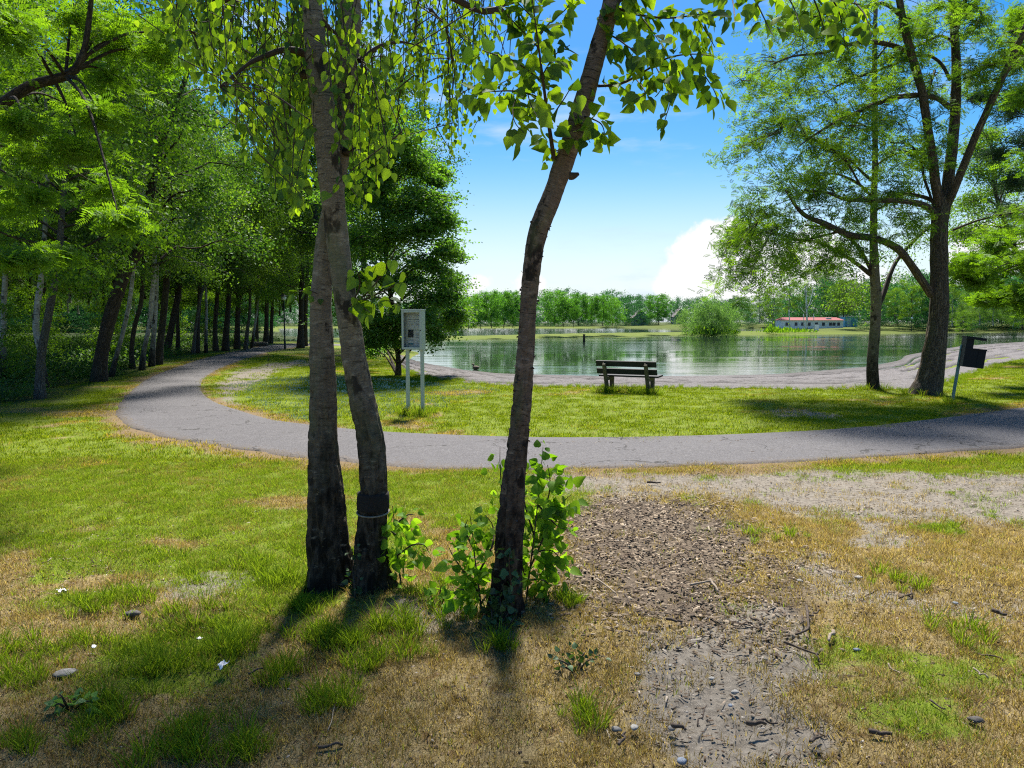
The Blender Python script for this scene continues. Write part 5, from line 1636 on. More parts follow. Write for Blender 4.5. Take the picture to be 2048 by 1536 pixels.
    for k in range(260):
        x = rng.choice([rng.uniform(345, 620), rng.uniform(500, 800), rng.uniform(560, 790), rng.uniform(800, 990)], p=[.40, .26, .12, .22])
        yb = np.interp(x, xs, lo) * rng.uniform(.35, 1.05)
        d = rng.uniform(4.1, 6.4) if x < 800 else rng.uniform(4.9, 6.6)
        yt = yb - rng.uniform(130, 330) if k % 3 else rng.uniform(-180, -20)
        if x < 640 and k % 4 == 0: d = rng.uniform(5.1, 6.2)
        yt = min(yt, yb - 60)
        sway = rng.normal(0, 30)
        if k % 5 < 2: yt = yb - rng.uniform(60, 130); sway = rng.normal(0, 75)
        pts = [P(x - sway, yt, d), P(x - sway * .6, yt + (yb - yt) * .35, d + .05), P(x - .2 * sway, yt + (yb - yt) * .7, d + .02), P(x, yb, d)]
        Bt.add(np.array(pts) - root, [.0042, .0034, .0026, .0014], 4, 10, cap=False)
        if yt > 0:
            w0 = np.array(pts[0]) - root; up_ = BP[BP[:, 2] > w0[2] - .1]; j = np.argmin(np.linalg.norm(up_ - w0, axis=1)); e0 = up_[j]
            Bt.add([e0, (e0 + w0) / 2 + [0, 0, .06], w0], [.0035, .003, .003], 4, 8, cap=False)
        L = np.linalg.norm(pts[-1] - pts[0]); n = int(L / .030)
        sz = .050 if x < 800 else .038
        a = twig_leaves(rng, pts, max(6, n), sz, .035, 1.3)
        for lst, v in zip((PL, AX, NR, SZ), a[:4]): lst.append(v)
    # the fresh spray low on the right stem
    for l in [[(700, 610), (730, 590), (760, 555), (782, 520), (792, 492)], [(715, 605), (750, 590), (790, 570), (815, 552)], [(708, 600), (720, 570), (716, 545), (712, 535)], [(745, 575), (760, 545), (745, 525)], [(735, 590), (775, 600), (800, 612)], [(705, 612), (725, 615), (740, 625)]]:
        d = 4.65
        pts = np.array([P(a, b, d - .05 * i) for i, (a, b) in enumerate(l)])
        Bt.add(pts - root, np.linspace(.006, .002, len(l)), 5, 10, cap=False)
        a = twig_leaves(rng, pts, 8, .078, .04, .8)
        for lst, v in zip((PL, AX, NR, SZ), a[:4]): lst.append(v)
    pts = np.array([P(640, 590, 4.9), P(615, 580, 4.85), P(590, 585, 4.8)]); Bt.add(pts - root, [.004, .003, .002], 4, 6, cap=False)
    a = twig_leaves(rng, pts, 6, .06, .03, .6)
    for lst, v in zip((PL, AX, NR, SZ), a[:4]): lst.append(v)
    link('branches', Bt.mesh('branches', M['twig_bark']), t)
    add_leaves(t, root, np.concatenate(PL), np.concatenate(AX), np.concatenate(NR), np.concatenate(SZ), rng, M['leaf_near'])
    # unseen crown added above the view, shaped sunward to shade the foreground
    n = 150
    gx = np.r_[rng.uniform(-4.0, 2.0, 130), rng.uniform(2.0, 4.5, 20)]; gy = rng.uniform(1.6, 4.6, n)
    h = (2.35 + .47 * gy) / .615 + rng.uniform(0, 2.2, n)
    k = 1 / math.tan(SUN_EL)
    ms = np.column_stack([gx + h * k * math.sin(SUN_AZ), gy + h * k * math.cos(SUN_AZ), h])  # each clump offset sunward from the ground it should shade
    Ct = Tubes()
    tops = [np.array(v) for v in ((-1.75, 4.9, 5.2), (-1.7, 5.0, 6.0), (-1.65, 5.0, 6.6))]
    for i in range(0, n, 6):
        a_ = tops[i % 3]; e_ = ms[i]; m_ = (a_ + e_) / 2 + np.array([0, 0, 1.0 + .1 * np.linalg.norm(e_ - a_)])
        Ct.add(np.array([a_, m_, e_]) - root, [.035, .022, .008], 6, 14, cap=False)
    link('boughs', Ct.mesh('boughs', M['birch_near']), t)  # added boughs carrying the unseen shading clumps
    cl = np.repeat(ms, 5, 0) + rng.normal(0, .4, (n * 5, 3))
    cl = cl[cl[:, 2] > EYE + (cl[:, 1] + .7) * .455 + .4]
    pos, ax, nr, sz, r = clump_leaves(rng, cl - root, np.full(len(cl), .5), 3500, .08, .8, .9, .4)
    link('crown', leaf_mesh('crown', pos, ax, nr, sz, LEAF_ROUND, rng, M['leaf_near'], r), t)  # unseen leaves added to dapple the ground in front


twin_birch()


def leaning_birch():
    rng = np.random.default_rng(102)
    d0 = 4.38
    root = GP(1005, 1248)
    t = thing('leaning_birch', 'slim birch leaning right with ivy round its foot, centre front', 'tree', tuple(root))
    l = [(1004, 1268, 92), (1008, 1235, 70), (1012, 1190, 63), (1015, 1140, 60), (1018, 1080, 58), (1023, 1020, 56), (1028, 960, 52), (1034, 900, 49), (1040, 840, 46), (1045, 780, 45), (1050, 720, 43), (1054, 660, 41), (1058, 600, 40), (1062, 550, 41), (1067, 510, 43), (1075, 470, 46), (1087, 435, 47), (1101, 400, 46), (1112, 370, 44), (1122, 340, 47), (1133, 310, 46), (1148, 265, 46), (1164, 215, 45), (1178, 165, 43), (1192, 115, 42), (1207, 65, 42), (1219, 20, 41), (1232, -40, 38), (1255, -150, 34), (1290, -320, 26), (1320, -560, 14), (1335, -760, 6)]
    W = np.array([P(a, b, d0 - .0002 * (1250 - b)) for a, b, w in l]); R = np.array([w * np.interp(b, [850, 1200], [.77, .93]) for a, b, w in l]) / 2 / FPX * d0
    W[0, 2] = -.06
    T = Tubes(); T.add(W - root, R, 44, 380, plates(.022, 2.6, .003), seed=2); link('trunk', T.mesh('trunk', M['lean_bark']), t)
    # curled bark flakes standing off the trunk
    n = 260; v = rng.uniform(.05, 2.3, n); zc = W[:, 2]
    cx = np.interp(v, zc, W[:, 0]); cyy = np.interp(v, zc, W[:, 1]); rr = np.interp(v, zc, R)
    th = rng.uniform(0, 2 * PI, n); dirv = np.column_stack([np.cos(th), np.sin(th), np.zeros(n)])
    pos = np.column_stack([cx, cyy, v]) + dirv * rr[:, None] * 1.0
    ax = dirv * .8 + rand_dirs(rng, n) * .6
    tag(link('bark_flakes', leaf_mesh('bark_flakes', pos - root, ax, rand_dirs(rng, n), rng.uniform(.008, .022, n), LEAF_ROUND, rng, plain('bark_flake', (.07, .05, .04), .9)), t), kind='stuff')
    Bt = Tubes(); PL, AX, NR, SZ = [], [], [], []
    dd = 3.9
    tw = [([(1108, 318), (1100, 265), (1093, 215), (1086, 160), (1078, 100), (1070, 40), (1062, -20)], 34, 9), ([(1097, 250), (1112, 222), (1128, 198), (1146, 168)], 14, 4), ([(1092, 205), (1065, 190), (1025, 182), (985, 183), (940, 186)], 26, 5), ([(1086, 165), (1055, 140), (1020, 118), (985, 108), (965, 100)], 24, 4),
          ([(1077, 95), (1048, 66), (1020, 36), (1000, 10)], 26, 4), ([(1040, 184), (1026, 215), (1030, 245), (1050, 268)], 16, 3), ([(1055, 186), (1062, 210), (1075, 235)], 10, 3), ([(1196, 172), (1240, 168), (1285, 145), (1330, 118), (1380, 108), (1425, 112)], 36, 6), ([(1310, 130), (1328, 165), (1340, 200), (1330, 240)], 18, 3), ([(1380, 108), (1405, 145), (1425, 175), (1438, 205)], 20, 3),
          ([(1340, 118), (1360, 150), (1352, 185)], 10, 3), ([(1230, 15), (1280, 30), (1340, 36), (1400, 28), (1450, 20)], 40, 6), ([(1164, 232), (1185, 238), (1205, 252), (1212, 290)], 15, 4), ([(1205, 62), (1235, 78), (1268, 100), (1300, 102)], 24, 4), ([(1280, 30), (1310, 70), (1330, 100)], 18, 3), ([(1390, 28), (1410, 60), (1430, 95)], 18, 3),
          ([(1150, 260), (1170, 268), (1180, 285)], 7, 3), ([(1074, 80), (1095, 50), (1130, 20), (1150, -10)], 26, 4), ([(1085, 150), (1110, 110), (1140, 90)], 18, 3), ([(1070, 40), (1040, 10), (1010, -20)], 20, 3), ([(1118, 300), (1100, 305), (1098, 310)], 4, 2), ([(1240, -60), (1340, -80), (1480, -50), (1600, -20), (1720, 10)], 30, 8),
          ([(1480, -50), (1510, 0), (1530, 40), (1545, 70)], 16, 4), ([(1560, -30), (1585, 10), (1600, 50)], 16, 4), ([(1660, -10), (1680, 30), (1690, 90)], 18, 4), ([(1710, 5), (1730, 30), (1742, 70)], 14, 4), ([(1620, -20), (1640, 30), (1650, 70)], 16, 4), ([(1450, -50), (1465, 0), (1470, 45)], 16, 4),
          ([(1270, 155), (1290, 185), (1270, 200)], 10, 3), ([(1216, 30), (1250, -5), (1290, -30)], 20, 5)]
    for l, n, w in tw:
        dz = rng.uniform(-.35, .35)
        q = np.array([P(a, b, np.interp(i, [0, len(l) - 1], [4.15, dd + dz])) for i, (a, b) in enumerate(l)])
        Bt.add(q - root, np.linspace(w, 1.6, len(l)) / 2 / FPX * 4, 6, 16, cap=False)
        a = twig_leaves(rng, q, int(n * 1.5), .067, .06, .6)
        for lst, v in zip((PL, AX, NR, SZ), a[:4]): lst.append(v)
    q = P(1146, 352, 4.1) - root; Bt.add([q + [-.02, 0, 0], q, q + [.03, -.01, .01]], [.02, .02, .008], 8, 6)
    link('branches', Bt.mesh('branches', M['twig_bark']), t)
    add_leaves(t, root, np.concatenate(PL), np.concatenate(AX), np.concatenate(NR), np.concatenate(SZ), rng, M['leaf_near'])


leaning_birch()


def shoot(name, label, cat, stems, d, n_leaf, size, mat, seed, reach=.06, up=.2):
    rng = np.random.default_rng(seed)
    root = GP(*stems[0][0])
    t = thing(name, label, cat, tuple(root))
    Bt = Tubes(); PL, AX, NR, SZ = [], [], [], []
    for l, n in zip(stems, n_leaf):
        q = np.array([P(a, b, d + rng.normal(0, .06)) for a, b in l]); q[0] = P(*l[0], d)
        if l[0] == stems[0][0]: q[0] = root + [0, 0, -.03]
        Bt.add(q - root, np.linspace(.007, .002, len(l)), 5, 14, cap=False)
        a = twig_leaves(rng, q, int(n * 3.0), size * .78, reach * 1.6, .25)
        sel = a[0][:, 2] > .03
        for lst, v in zip((PL, AX, NR, SZ), a[:4]): lst.append(v[sel])
    link('stem', Bt.mesh('stem', M['twig_bark']), t)
    add_leaves(t, root, np.concatenate(PL), np.concatenate(AX), np.concatenate(NR), np.concatenate(SZ), rng, mat)


d_ = D(1205)
shoot('birch_sapling', 'leafy green sapling growing up behind the right side of the leaning birch', 'sapling',
      [[(1050, 1210), (1058, 1150), (1066, 1090), (1074, 1020), (1080, 960), (1086, 895)], [(1058, 1140), (1085, 1080), (1105, 1030), (1130, 1000), (1142, 990)], [(1070, 1050), (1095, 1000), (1100, 960), (1095, 930)], [(1062, 1110), (1092, 1100), (1115, 1110), (1125, 1140)],
       [(1055, 1160), (1085, 1160), (1100, 1175), (1095, 1195)], [(1050, 1150), (1020, 1060), (1005, 990), (1000, 930), (1000, 895)], [(1068, 1070), (1050, 1010), (1048, 960)], [(1076, 1010), (1112, 1050), (1135, 1060)]],
      d_ + .12, [24, 20, 18, 16, 14, 16, 10, 12], .085, M['leaf_shoot'], 201)
shoot('birch_sapling', 'bushy green shoots left of the leaning birch foot', 'sapling',
      [[(965, 1235), (958, 1180), (950, 1120), (945, 1070), (940, 1030)], [(960, 1190), (925, 1140), (905, 1110), (898, 1095)], [(955, 1150), (985, 1090), (985, 1050), (970, 1030)], [(960, 1210), (985, 1170), (990, 1130)], [(958, 1180), (930, 1180), (910, 1175)], [(948, 1100), (930, 1060), (935, 1040)]],
      D(1235) + .05, [20, 14, 14, 12, 12, 10], .078, M['leaf_shoot'], 202)
shoot('birch_sapling', 'slender shoot right of the twin birch foot', 'sapling',
      [[(805, 1180), (797, 1130), (792, 1080), (788, 1040), (785, 1012)], [(796, 1110), (825, 1090), (848, 1090), (858, 1105)], [(793, 1070), (770, 1055), (755, 1048)], [(790, 1050), (815, 1030), (830, 1030)], [(798, 1130), (775, 1110), (765, 1095)]],
      D(1180), [18, 10, 9, 8, 7], .080, M['leaf_shoot'], 203)
shoot('seedling', 'tiny upright seedling at the dark foot of the twin birch', 'seedling',
      [[(712, 1205), (709, 1170), (706, 1140), (705, 1110), (704, 1098)], [(712, 1200), (725, 1190), (735, 1185)], [(712, 1200), (700, 1190), (695, 1182)]], D(1205), [9, 6, 6], .045, M['leaf_ivy'], 204, .03)
shoot('low_plant', 'bright low plant between the twin birch and the leaning birch', 'plant',
      [[(880, 1215), (872, 1195), (860, 1180)], [(880, 1215), (890, 1190), (902, 1180)], [(880, 1215), (880, 1188), (882, 1172)], [(880, 1215), (860, 1205), (845, 1200)]], D(1215), [8, 8, 8, 6], .06, M['leaf_shoot'], 205, .05)
shoot('ivy', 'dark ivy climbing the foot of the leaning birch', 'ivy',
      [[(1000, 1258), (1003, 1225), (1000, 1190), (1008, 1165)], [(1000, 1250), (1018, 1220), (1024, 1190), (1020, 1150), (1018, 1120), (1022, 1100)], [(1000, 1255), (985, 1235), (982, 1205)], [(1000, 1255), (1020, 1245), (1032, 1230)], [(1000, 1258), (1005, 1272), (1020, 1280)]], D(1262), [14, 16, 10, 9, 8], .052, M['leaf_ivy'], 206, .035)
shoot('clover_patch', 'dark round leaved patch in the dry grass right of the leaning birch', 'plant',
      [[(1155, 1335), (1130, 1325), (1110, 1318)], [(1155, 1335), (1150, 1318), (1140, 1308)], [(1155, 1335), (1175, 1322), (1195, 1318)], [(1155, 1335), (1165, 1312), (1170, 1305)], [(1155, 1335), (1185, 1330), (1205, 1328)], [(1155, 1335), (1130, 1335), (1118, 1334)]], D(1335), [12, 12, 12, 12, 10, 10], .034, M['leaf_ivy'], 207, .045)
shoot('thistle', 'pale green thistle rosette in the dry grass at lower left', 'plant',
      [[(140, 1415), (120, 1408), (108, 1412)], [(140, 1415), (150, 1395), (158, 1385)], [(140, 1415), (125, 1395), (118, 1388)], [(140, 1415), (165, 1405), (180, 1402)]], D(1415), [6, 6, 6, 6], .05, M['leaf_willow'], 208, .02)


# ------------------------------------------------------------------ scattered sticks and stones
def sticks_and_stones():
    rng = np.random.default_rng(55)
    wood = plain('dead_wood', (.075, .055, .042), .9, nscale=60, var=.4); pale = plain('pale_dead_wood', (.26, .21, .16), .9, nscale=60, var=.3)
    def stick(name, lab, lines, w, m, group=None):
        c = GP(*lines[0][0]); t = thing(name, lab, 'stick', (c[0], c[1], c[2]), group=group)
        for i, l in enumerate(lines):
            q = np.array([GP(a, b) for a, b in l]) - c
            q = resample(q, 5, False); q[:, 2] += w * .5 + .018 + rng.uniform(0, .015, 5); q[1:-1, :2] += rng.normal(0, .006, (3, 2))
            w_ = w if w < .02 else .012 + w * .35
            T = Tubes(); T.add(q, w_ * .5 * np.linspace(1, .6, 5) * (1 if i == 0 else .7), 7, 12, disp=lambda b, R, v, th: (fbm(b * 60, 3, 2) - .5) * R * .5)
            link('stem' if i == 0 else 'side_twig', T.mesh('stem', m), t)
    stick('stick', 'forked dark stick lying like a letter L in the dry grass', [[(1612, 1224), (1621, 1263), (1591, 1281)], [(1619, 1243), (1637, 1232)], [(1604, 1240), (1606, 1258)]], .018, wood)
    stick('stick', 'long straight dark stick below the forked one', [[(1567, 1297), (1637, 1323)], [(1634, 1318), (1636, 1331)]], .014, wood)
    G1 = 'small twigs scattered on the worn ground'
    for l, w, m, lab in [([(1544, 1211), (1551, 1234)], .012, pale, 'short pale twig left of the forked stick'), ([(1778, 1160), (1808, 1175)], .014, wood, 'dark twig by the green tuft on the right'), ([(1727, 1203), (1762, 1188)], .011, wood, 'thin twig beside the grey pebbles on the right'),
                         ([(1799, 1207), (1822, 1193), (1818, 1182)], .013, wood, 'curved twig on the bare earth at the right'), ([(1984, 1237), (2013, 1245)], .04, wood, 'stubby dark piece of wood near the right edge'), ([(1493, 1461), (1532, 1465)], .03, wood, 'thick dark stick on the bare earth at the bottom'),
                         ([(1517, 1454), (1555, 1458)], .012, wood, 'thin stick behind the thick one on the bare earth'), ([(1345, 1465), (1370, 1474)], .026, wood, 'chunky stick lying left on the bare earth at the bottom'), ([(1738, 1482), (1782, 1487)], .03, wood, 'dark broken branch at the bottom right'),
                         ([(1193, 1165), (1231, 1197)], .014, pale, 'pale split stick at the left rim of the wood chips'), ([(1332, 1250), (1365, 1254)], .018, wood, 'dark stick under the wood chips'), ([(1776, 1340), (1800, 1359)], .010, pale, 'thin pale twig in the dry grass at right'),
                         ([(1947, 1313), (2008, 1333)], .010, wood, 'long thin twig in the dry grass near the right edge'), ([(1946, 1350), (1976, 1366)], .010, pale, 'short thin straw coloured twig near the right edge'), ([(1238, 1503), (1251, 1479)], .014, wood, 'upright lying twig left of the pale stones'),
                         ([(1395, 1463), (1404, 1440), (1413, 1424)], .008, wood, 'thin curved twig across the bare earth'), ([(1666, 1276), (1657, 1294)], .028, pale, 'thick pale stump of stick right of the forked one'), ([(1294, 972), (1321, 973)], .035, wood, 'dark bark piece by the path'),
                         ([(677, 1397), (664, 1440), (656, 1477)], .007, pale, 'long dry stalk below the twin birch'), ([(635, 1508), (685, 1502)], .014, wood, 'dark stick at the bottom left of centre'), ([(498, 1359), (527, 1345)], .012, wood, 'short dark stick by the white scrap'),
                         ([(1500, 1240), (1530, 1262)], .012, wood, 'twig between wood chips and forked stick'), ([(1380, 1180), (1430, 1172)], .016, pale, 'pale split stick among the wood chips'), ([(1420, 1170), (1436, 1192)], .02, pale, 'broad pale splinter on the wood chips'),
                         ([(1250, 1200), (1262, 1222)], .014, wood, 'dark splinter below the pale split stick'), ([(1620, 1500), (1640, 1488)], .016, wood, 'dark stub at the lower edge of the bare earth'), ([(1860, 1410), (1890, 1430)], .010, wood, 'dark twig low on the right')]:
        stick('twig', lab, [l], w, m, G1)
    # stones
    st = [plain('grey_stone', (.18, .17, .16), .85, nscale=40), plain('pale_stone', (.30, .285, .26), .8, nscale=40), plain('blue_grey_stone', (.17, .20, .25), .8, nscale=40), plain('dark_stone', (.09, .08, .075), .9, nscale=40)]
    def stone(px, py, w, mi, lab, flat=.45):
        p = GP(px, py); s = w / FPX * p[1] / 2
        bm = bmesh.new(); bmesh.ops.create_icosphere(bm, subdivisions=2, radius=1)
        V = np.array([v.co for v in bm.verts]); n = fbm(V * 1.1 + rng.uniform(0, 50), 7, 3)
        for v, k in zip(bm.verts, n): v.co *= .35 + 1.3 * k; v.co.x *= s * 1.25; v.co.y *= s; v.co.z *= s * flat * 1.1
        me = bpy.data.meshes.new('stone'); bm.to_mesh(me); bm.free(); me.materials.append(st[mi])
        for pl in me.polygons: pl.use_smooth = True
        o = link('stone', me, None, (p[0], p[1], p[2] + s * flat * .35 + .008)); o.rotation_euler = (0, 0, rng.random() * 6)
        tag(o, lab, 'stone', 'stones on the worn ground')
    for a in [(1734, 1217, 9, 0, 'small grey pebble left of the blue grey ones'), (1910, 1209, 10, 2, 'blue grey pebble at the right'), (1716, 1158, 13, 1, 'whitish flat pebble on the right bare patch'), (1783, 1128, 8, 1, 'small round white pebble in the grass at right'), (1775, 1271, 34, 1, 'broad pale flat stone in the dry grass', .2),
              (1841, 1275, 13, 0, 'grey stone right of the broad flat one'), (1269, 1460, 18, 1, 'pale rounded stone at the left rim of the bare earth'), (1232, 1463, 18, 0, 'greenish grey stone beside the pale rounded one'), (1343, 1460, 15, 0, 'brown grey stone above the chunky stick'), (1364, 1527, 20, 2, 'blue grey stone at the bottom edge'),
              (1470, 1388, 14, 1, 'angular white chip on the bare earth'), (1424, 1361, 11, 1, 'light pebble on the bare earth'), (1713, 1303, 12, 2, 'bluish pebble in the dry grass'), (1899, 1501, 10, 1, 'white pebble at the lower right'), (1635, 1509, 14, 3, 'dark lump at the bottom'), (1275, 1352, 12, 0, 'grey pebble at the left rim of the worn strip'),
              (1530, 1322, 9, 0, 'grey pebble beside the long straight stick'), (1700, 1168, 8, 3, 'dark pebble on the right bare patch'), (1600, 1165, 12, 0, 'grey pebble at the left of the right bare patch'), (1460, 1415, 10, 2, 'small blue grey pebble on the bare earth'), (1340, 1335, 8, 1, 'tiny pale pebble on the bare earth'),
              (130, 1351, 38, 0, 'flat grey stone in the grass at lower left', .25), (265, 1231, 24, 3, 'dark clod between the tufts at left'), (1296, 1300, 12, 3, 'dark clod at the top left of the worn strip'), (1357, 1300, 12, 3, 'dark clod at the top of the worn strip'), (1950, 1445, 24, 3, 'dark earth clump near the lower right corner')]:
        stone(*a)
    paper = plain('crumpled_paper', (.78, .78, .82), .7, var=.05)
    for px, py, w, lab in [(126, 1192, 22, 'crumpled white paper scrap in the grass at far left'), (446, 1344, 24, 'torn white blue scrap in the moss below the tufts'), (188, 1307, 12, 'small white petal shaped scrap at left'), (400, 1290, 12, 'tiny whitish leaf shaped scrap between tufts')]:
        p = GP(px, py); s = w / FPX * p[1] / 2; n = 6
        X, Y = np.meshgrid(np.linspace(-1, 1, n), np.linspace(-.6, .6, n)); V = np.column_stack([X.ravel(), Y.ravel(), np.zeros(n * n)]); V += rng.normal(0, .10, V.shape) * [1, 1, 2.4]
        i = np.arange(n - 1)[:, None] * n; j = np.arange(n - 1)[None]; F = np.stack([i + j, i + j + 1, i + n + j + 1, i + n + j], -1).reshape(-1, 4)
        o = link('paper_scrap', raw_mesh('paper_scrap', V * s, F, paper, True), None, (p[0], p[1], p[2] + .04)); o.rotation_euler = (.25, .1, rng.random() * 6); tag(o, lab, 'litter')


sticks_and_stones()


# ------------------------------------------------------------------ wood chips, crumbs and leaf litter
def boxes_mesh(name, pos, size, yaw, tilt, rng, mat, rndv=None):
    n = len(pos)
    c = np.array([[-1, -1, -1], [1, -1, -1], [1, 1, -1], [-1, 1, -1], [-.8, -.7, 1], [.8, -.6, 1], [.7, .8, 1], [-.9, .7, 1]]) * .5
    V = c[None] * size[:, None] * (1 + rng.normal(0, .15, (n, 8, 1)))
    ct, st = np.cos(tilt), np.sin(tilt)
    x = V[..., 0] * ct[:, None] - V[..., 2] * st[:, None]; z = V[..., 0] * st[:, None] + V[..., 2] * ct[:, None]
    cy_, sy_ = np.cos(yaw)[:, None], np.sin(yaw)[:, None]
    V = np.stack([x * cy_ - V[..., 1] * sy_, x * sy_ + V[..., 1] * cy_, z], -1) + pos[:, None]
    f = np.array([[4, 5, 6, 7], [0, 1, 5, 4], [1, 2, 6, 5], [2, 3, 7, 6], [3, 0, 4, 7]])
    F = (f[None] + (np.arange(n) * 8)[:, None, None]).reshape(-1, 4)
    return raw_mesh(name, V.reshape(-1, 3), F, mat, False, {'rnd': np.repeat(rng.random(n), 8)})


def sample_poly(rng, poly, n, grow=0.0):
    lo, hi = poly.min(0) - grow, poly.max(0) + grow
    q = rng.uniform(lo, hi, (n * 6, 2))
    s = sdist(q, poly) + wob(q, 1.5, .35, 3)
    return q[s < grow * rng.random(len(q))][:n]


def ground_z(q):
    """height of the ground sheet with its bumps (close range)"""
    q = np.asarray(q, float)
    z = hfun(q) + (fbm(q * 1.3, 31, 3) - .5) * .09 + (fbm(q * 7, 37, 3) - .5) * .035 * sstep(16, 9, q[:, 1])
    return z


def litter():
    rng = np.random.default_rng(66)
    b = NB('wood_chip'); r = b.attr('rnd')
    b.principled(b.ramp(r, [(0, (.06, .042, .03)), (.45, (.145, .108, .078)), (.75, (.27, .21, .15)), (1, (.36, .29, .21))]), .9, None, .15)
    q = sample_poly(rng, chips, 4300, .5); n = len(q)
    sz = np.column_stack([rng.lognormal(-3.62, .45, n), rng.uniform(.006, .016, n), rng.uniform(.003, .008, n)])
    pos = np.column_stack([q, ground_z(q) + rng.uniform(.0, .018, n)])
    tag(link('wood_chips', boxes_mesh('wood_chips', pos, sz, rng.uniform(0, PI, n), rng.normal(0, .25, n), rng, b.m)), 'brown wood chips spread over the ground right of the leaning birch', kind='stuff')
    # crumbs, grit and bits of bark over the worn earth
    qs = [sample_poly(rng, p, k, .5) for p, k in ((dirt_low, 800), (dirt_up, 3600), (dirt_mid, 1600), (chips, 900), (bare_left, 700))]
    qs.append(np.column_stack([rng.uniform(-6.5, 7.5, 13000), rng.uniform(2.0, 7.2, 13000)]))
    k = rng.integers(0, 420, 3600); o = path_out[k] + unit(path_out[k] - path_in[k]) * np.abs(rng.normal(0, .35, 3600))[:, None]; o2 = path_in[k] - unit(path_out[k] - path_in[k]) * np.abs(rng.normal(0, .35, 3600))[:, None]
    f = rng.random(900)[:, None]; k = rng.integers(0, 420, 900); o3 = path_out[k] * f + path_in[k] * (1 - f)
    qs += [o[o[:, 1] < 30], o2[o2[:, 1] < 30], o3[o3[:, 1] < 22]]
    q = np.concatenate(qs); n = len(q)
    b = NB('ground_litter'); r = b.attr('rnd')
    b.principled(b.ramp(r, [(0, (.03, .022, .016)), (.5, (.11, .075, .05)), (.8, (.24, .17, .11)), (1, (.42, .38, .33))]), .9, None, .15)
    sz = np.column_stack([rng.lognormal(-4.15, .55, n), rng.uniform(.003, .010, n), rng.uniform(.002, .004, n)])
    zz = ground_z(q); onp = sdist(q, path_poly) < -.1; zz[onp] = .045
    pos = np.column_stack([q, zz + .001])
    tag(link('ground_litter', boxes_mesh('ground_litter', pos, sz, rng.uniform(0, PI, n), rng.normal(0, .12, n), rng, b.m)), 'crumbs of bark, grit and dead leaves on the worn ground', kind='stuff')


litter()


# ------------------------------------------------------------------ grass
def blades_mesh(name, n, spread, hmin, hmax, width, lean, rng, mat, bend=.5, seg=2):
    a = rng.uniform(0, 2 * PI, n); rr = spread * np.sqrt(rng.random(n))
    base = np.column_stack([np.cos(a) * rr, np.sin(a) * rr, np.full(n, -.006)])
    h = rng.uniform(hmin, hmax, n); th = rng.uniform(0, 2 * PI, n)
    ld = np.column_stack([np.cos(th), np.sin(th)]) * (rng.uniform(.1, 1, n) * lean)[:, None] + (base[:, :2] / max(spread, 1e-6)) * lean * .6
    wv = np.column_stack([-np.sin(th), np.cos(th), np.zeros(n)])
    wd = width * rng.uniform(.7, 1.3, n)
    V, F, off = [], [], 0
    rows = []
    for s in range(seg + 1):
        f = s / seg
        c = base + np.column_stack([ld * (h * (f * .45 + bend * f * f))[:, None], h * (f - .28 * bend * f * f)])
        if s < seg:
            w = wd * (1 - .35 * f)
            rows.append(np.stack([c - wv * w[:, None] / 2, c + wv * w[:, None] / 2], 1))
        else: rows.append(c[:, None])
    V = np.concatenate(rows, 1)
    k = V.shape[1]; o = (np.arange(n) * k)[:, None]
    quads = [np.array([[2 * s, 2 * s + 1, 2 * s + 3, 2 * s + 2]]) + o for s in range(seg - 1)]
    tri = np.array([[2 * seg - 2, 2 * seg - 1, 2 * seg]]) + o
    return raw_mesh(name, V.reshape(-1, 3), quads + [tri], mat, False, {'rnd': np.repeat(rng.random(n), k)})


def scatter(name, label, proto, pts, yaw, scl, tint, normal_tilt=None):
    n = len(pts)
    me = bpy.data.meshes.new(name)
    me.vertices.add(n); me.vertices.foreach_set('co', np.ascontiguousarray(pts, np.float32).ravel())
    rot = np.column_stack([np.zeros(n), np.zeros(n), yaw])
    for k, v, t in (('rot', rot, 'FLOAT_VECTOR'), ('scl', scl, 'FLOAT'), ('tint', tint, 'FLOAT')):
        a = me.attributes.new(k, t, 'POINT'); a.data.foreach_set('vector' if t == 'FLOAT_VECTOR' else 'value', np.ascontiguousarray(v, np.float32).ravel())
    o = link(name, me)
    src = bpy.data.objects.new(name + '_piece', proto)
    ng = bpy.data.node_groups.new(name, 'GeometryNodeTree')
    ng.interface.new_socket('Geometry', in_out='INPUT', socket_type='NodeSocketGeometry'); ng.interface.new_socket('Geometry', in_out='OUTPUT', socket_type='NodeSocketGeometry')
    N, L = ng.nodes, ng.links
    gi, go = N.new('NodeGroupInput'), N.new('NodeGroupOutput')
    iop = N.new('GeometryNodeInstanceOnPoints'); oi = N.new('GeometryNodeObjectInfo'); oi.inputs['Object'].default_value = src
    def na(nm, t):
        x = N.new('GeometryNodeInputNamedAttribute'); x.data_type = t; x.inputs['Name'].default_value = nm; return x.outputs['Attribute']
    e2r = N.new('FunctionNodeEulerToRotation')
    L.new(na('rot', 'FLOAT_VECTOR'), e2r.inputs[0]); L.new(e2r.outputs[0], iop.inputs['Rotation'])
    L.new(na('scl', 'FLOAT'), iop.inputs['Scale'])
    L.new(gi.outputs[0], iop.inputs['Points']); L.new(oi.outputs['Geometry'], iop.inputs['Instance']); L.new(iop.outputs[0], go.inputs[0])
    md = o.modifiers.new('scatter', 'NODES'); md.node_group = ng
    tag(o, label, kind='stuff')
    return o


def in_view(q, m=.72):
    return (q[:, 1] > 1.2) & (np.abs(q[:, 0]) < m * q[:, 1] + 3.2)


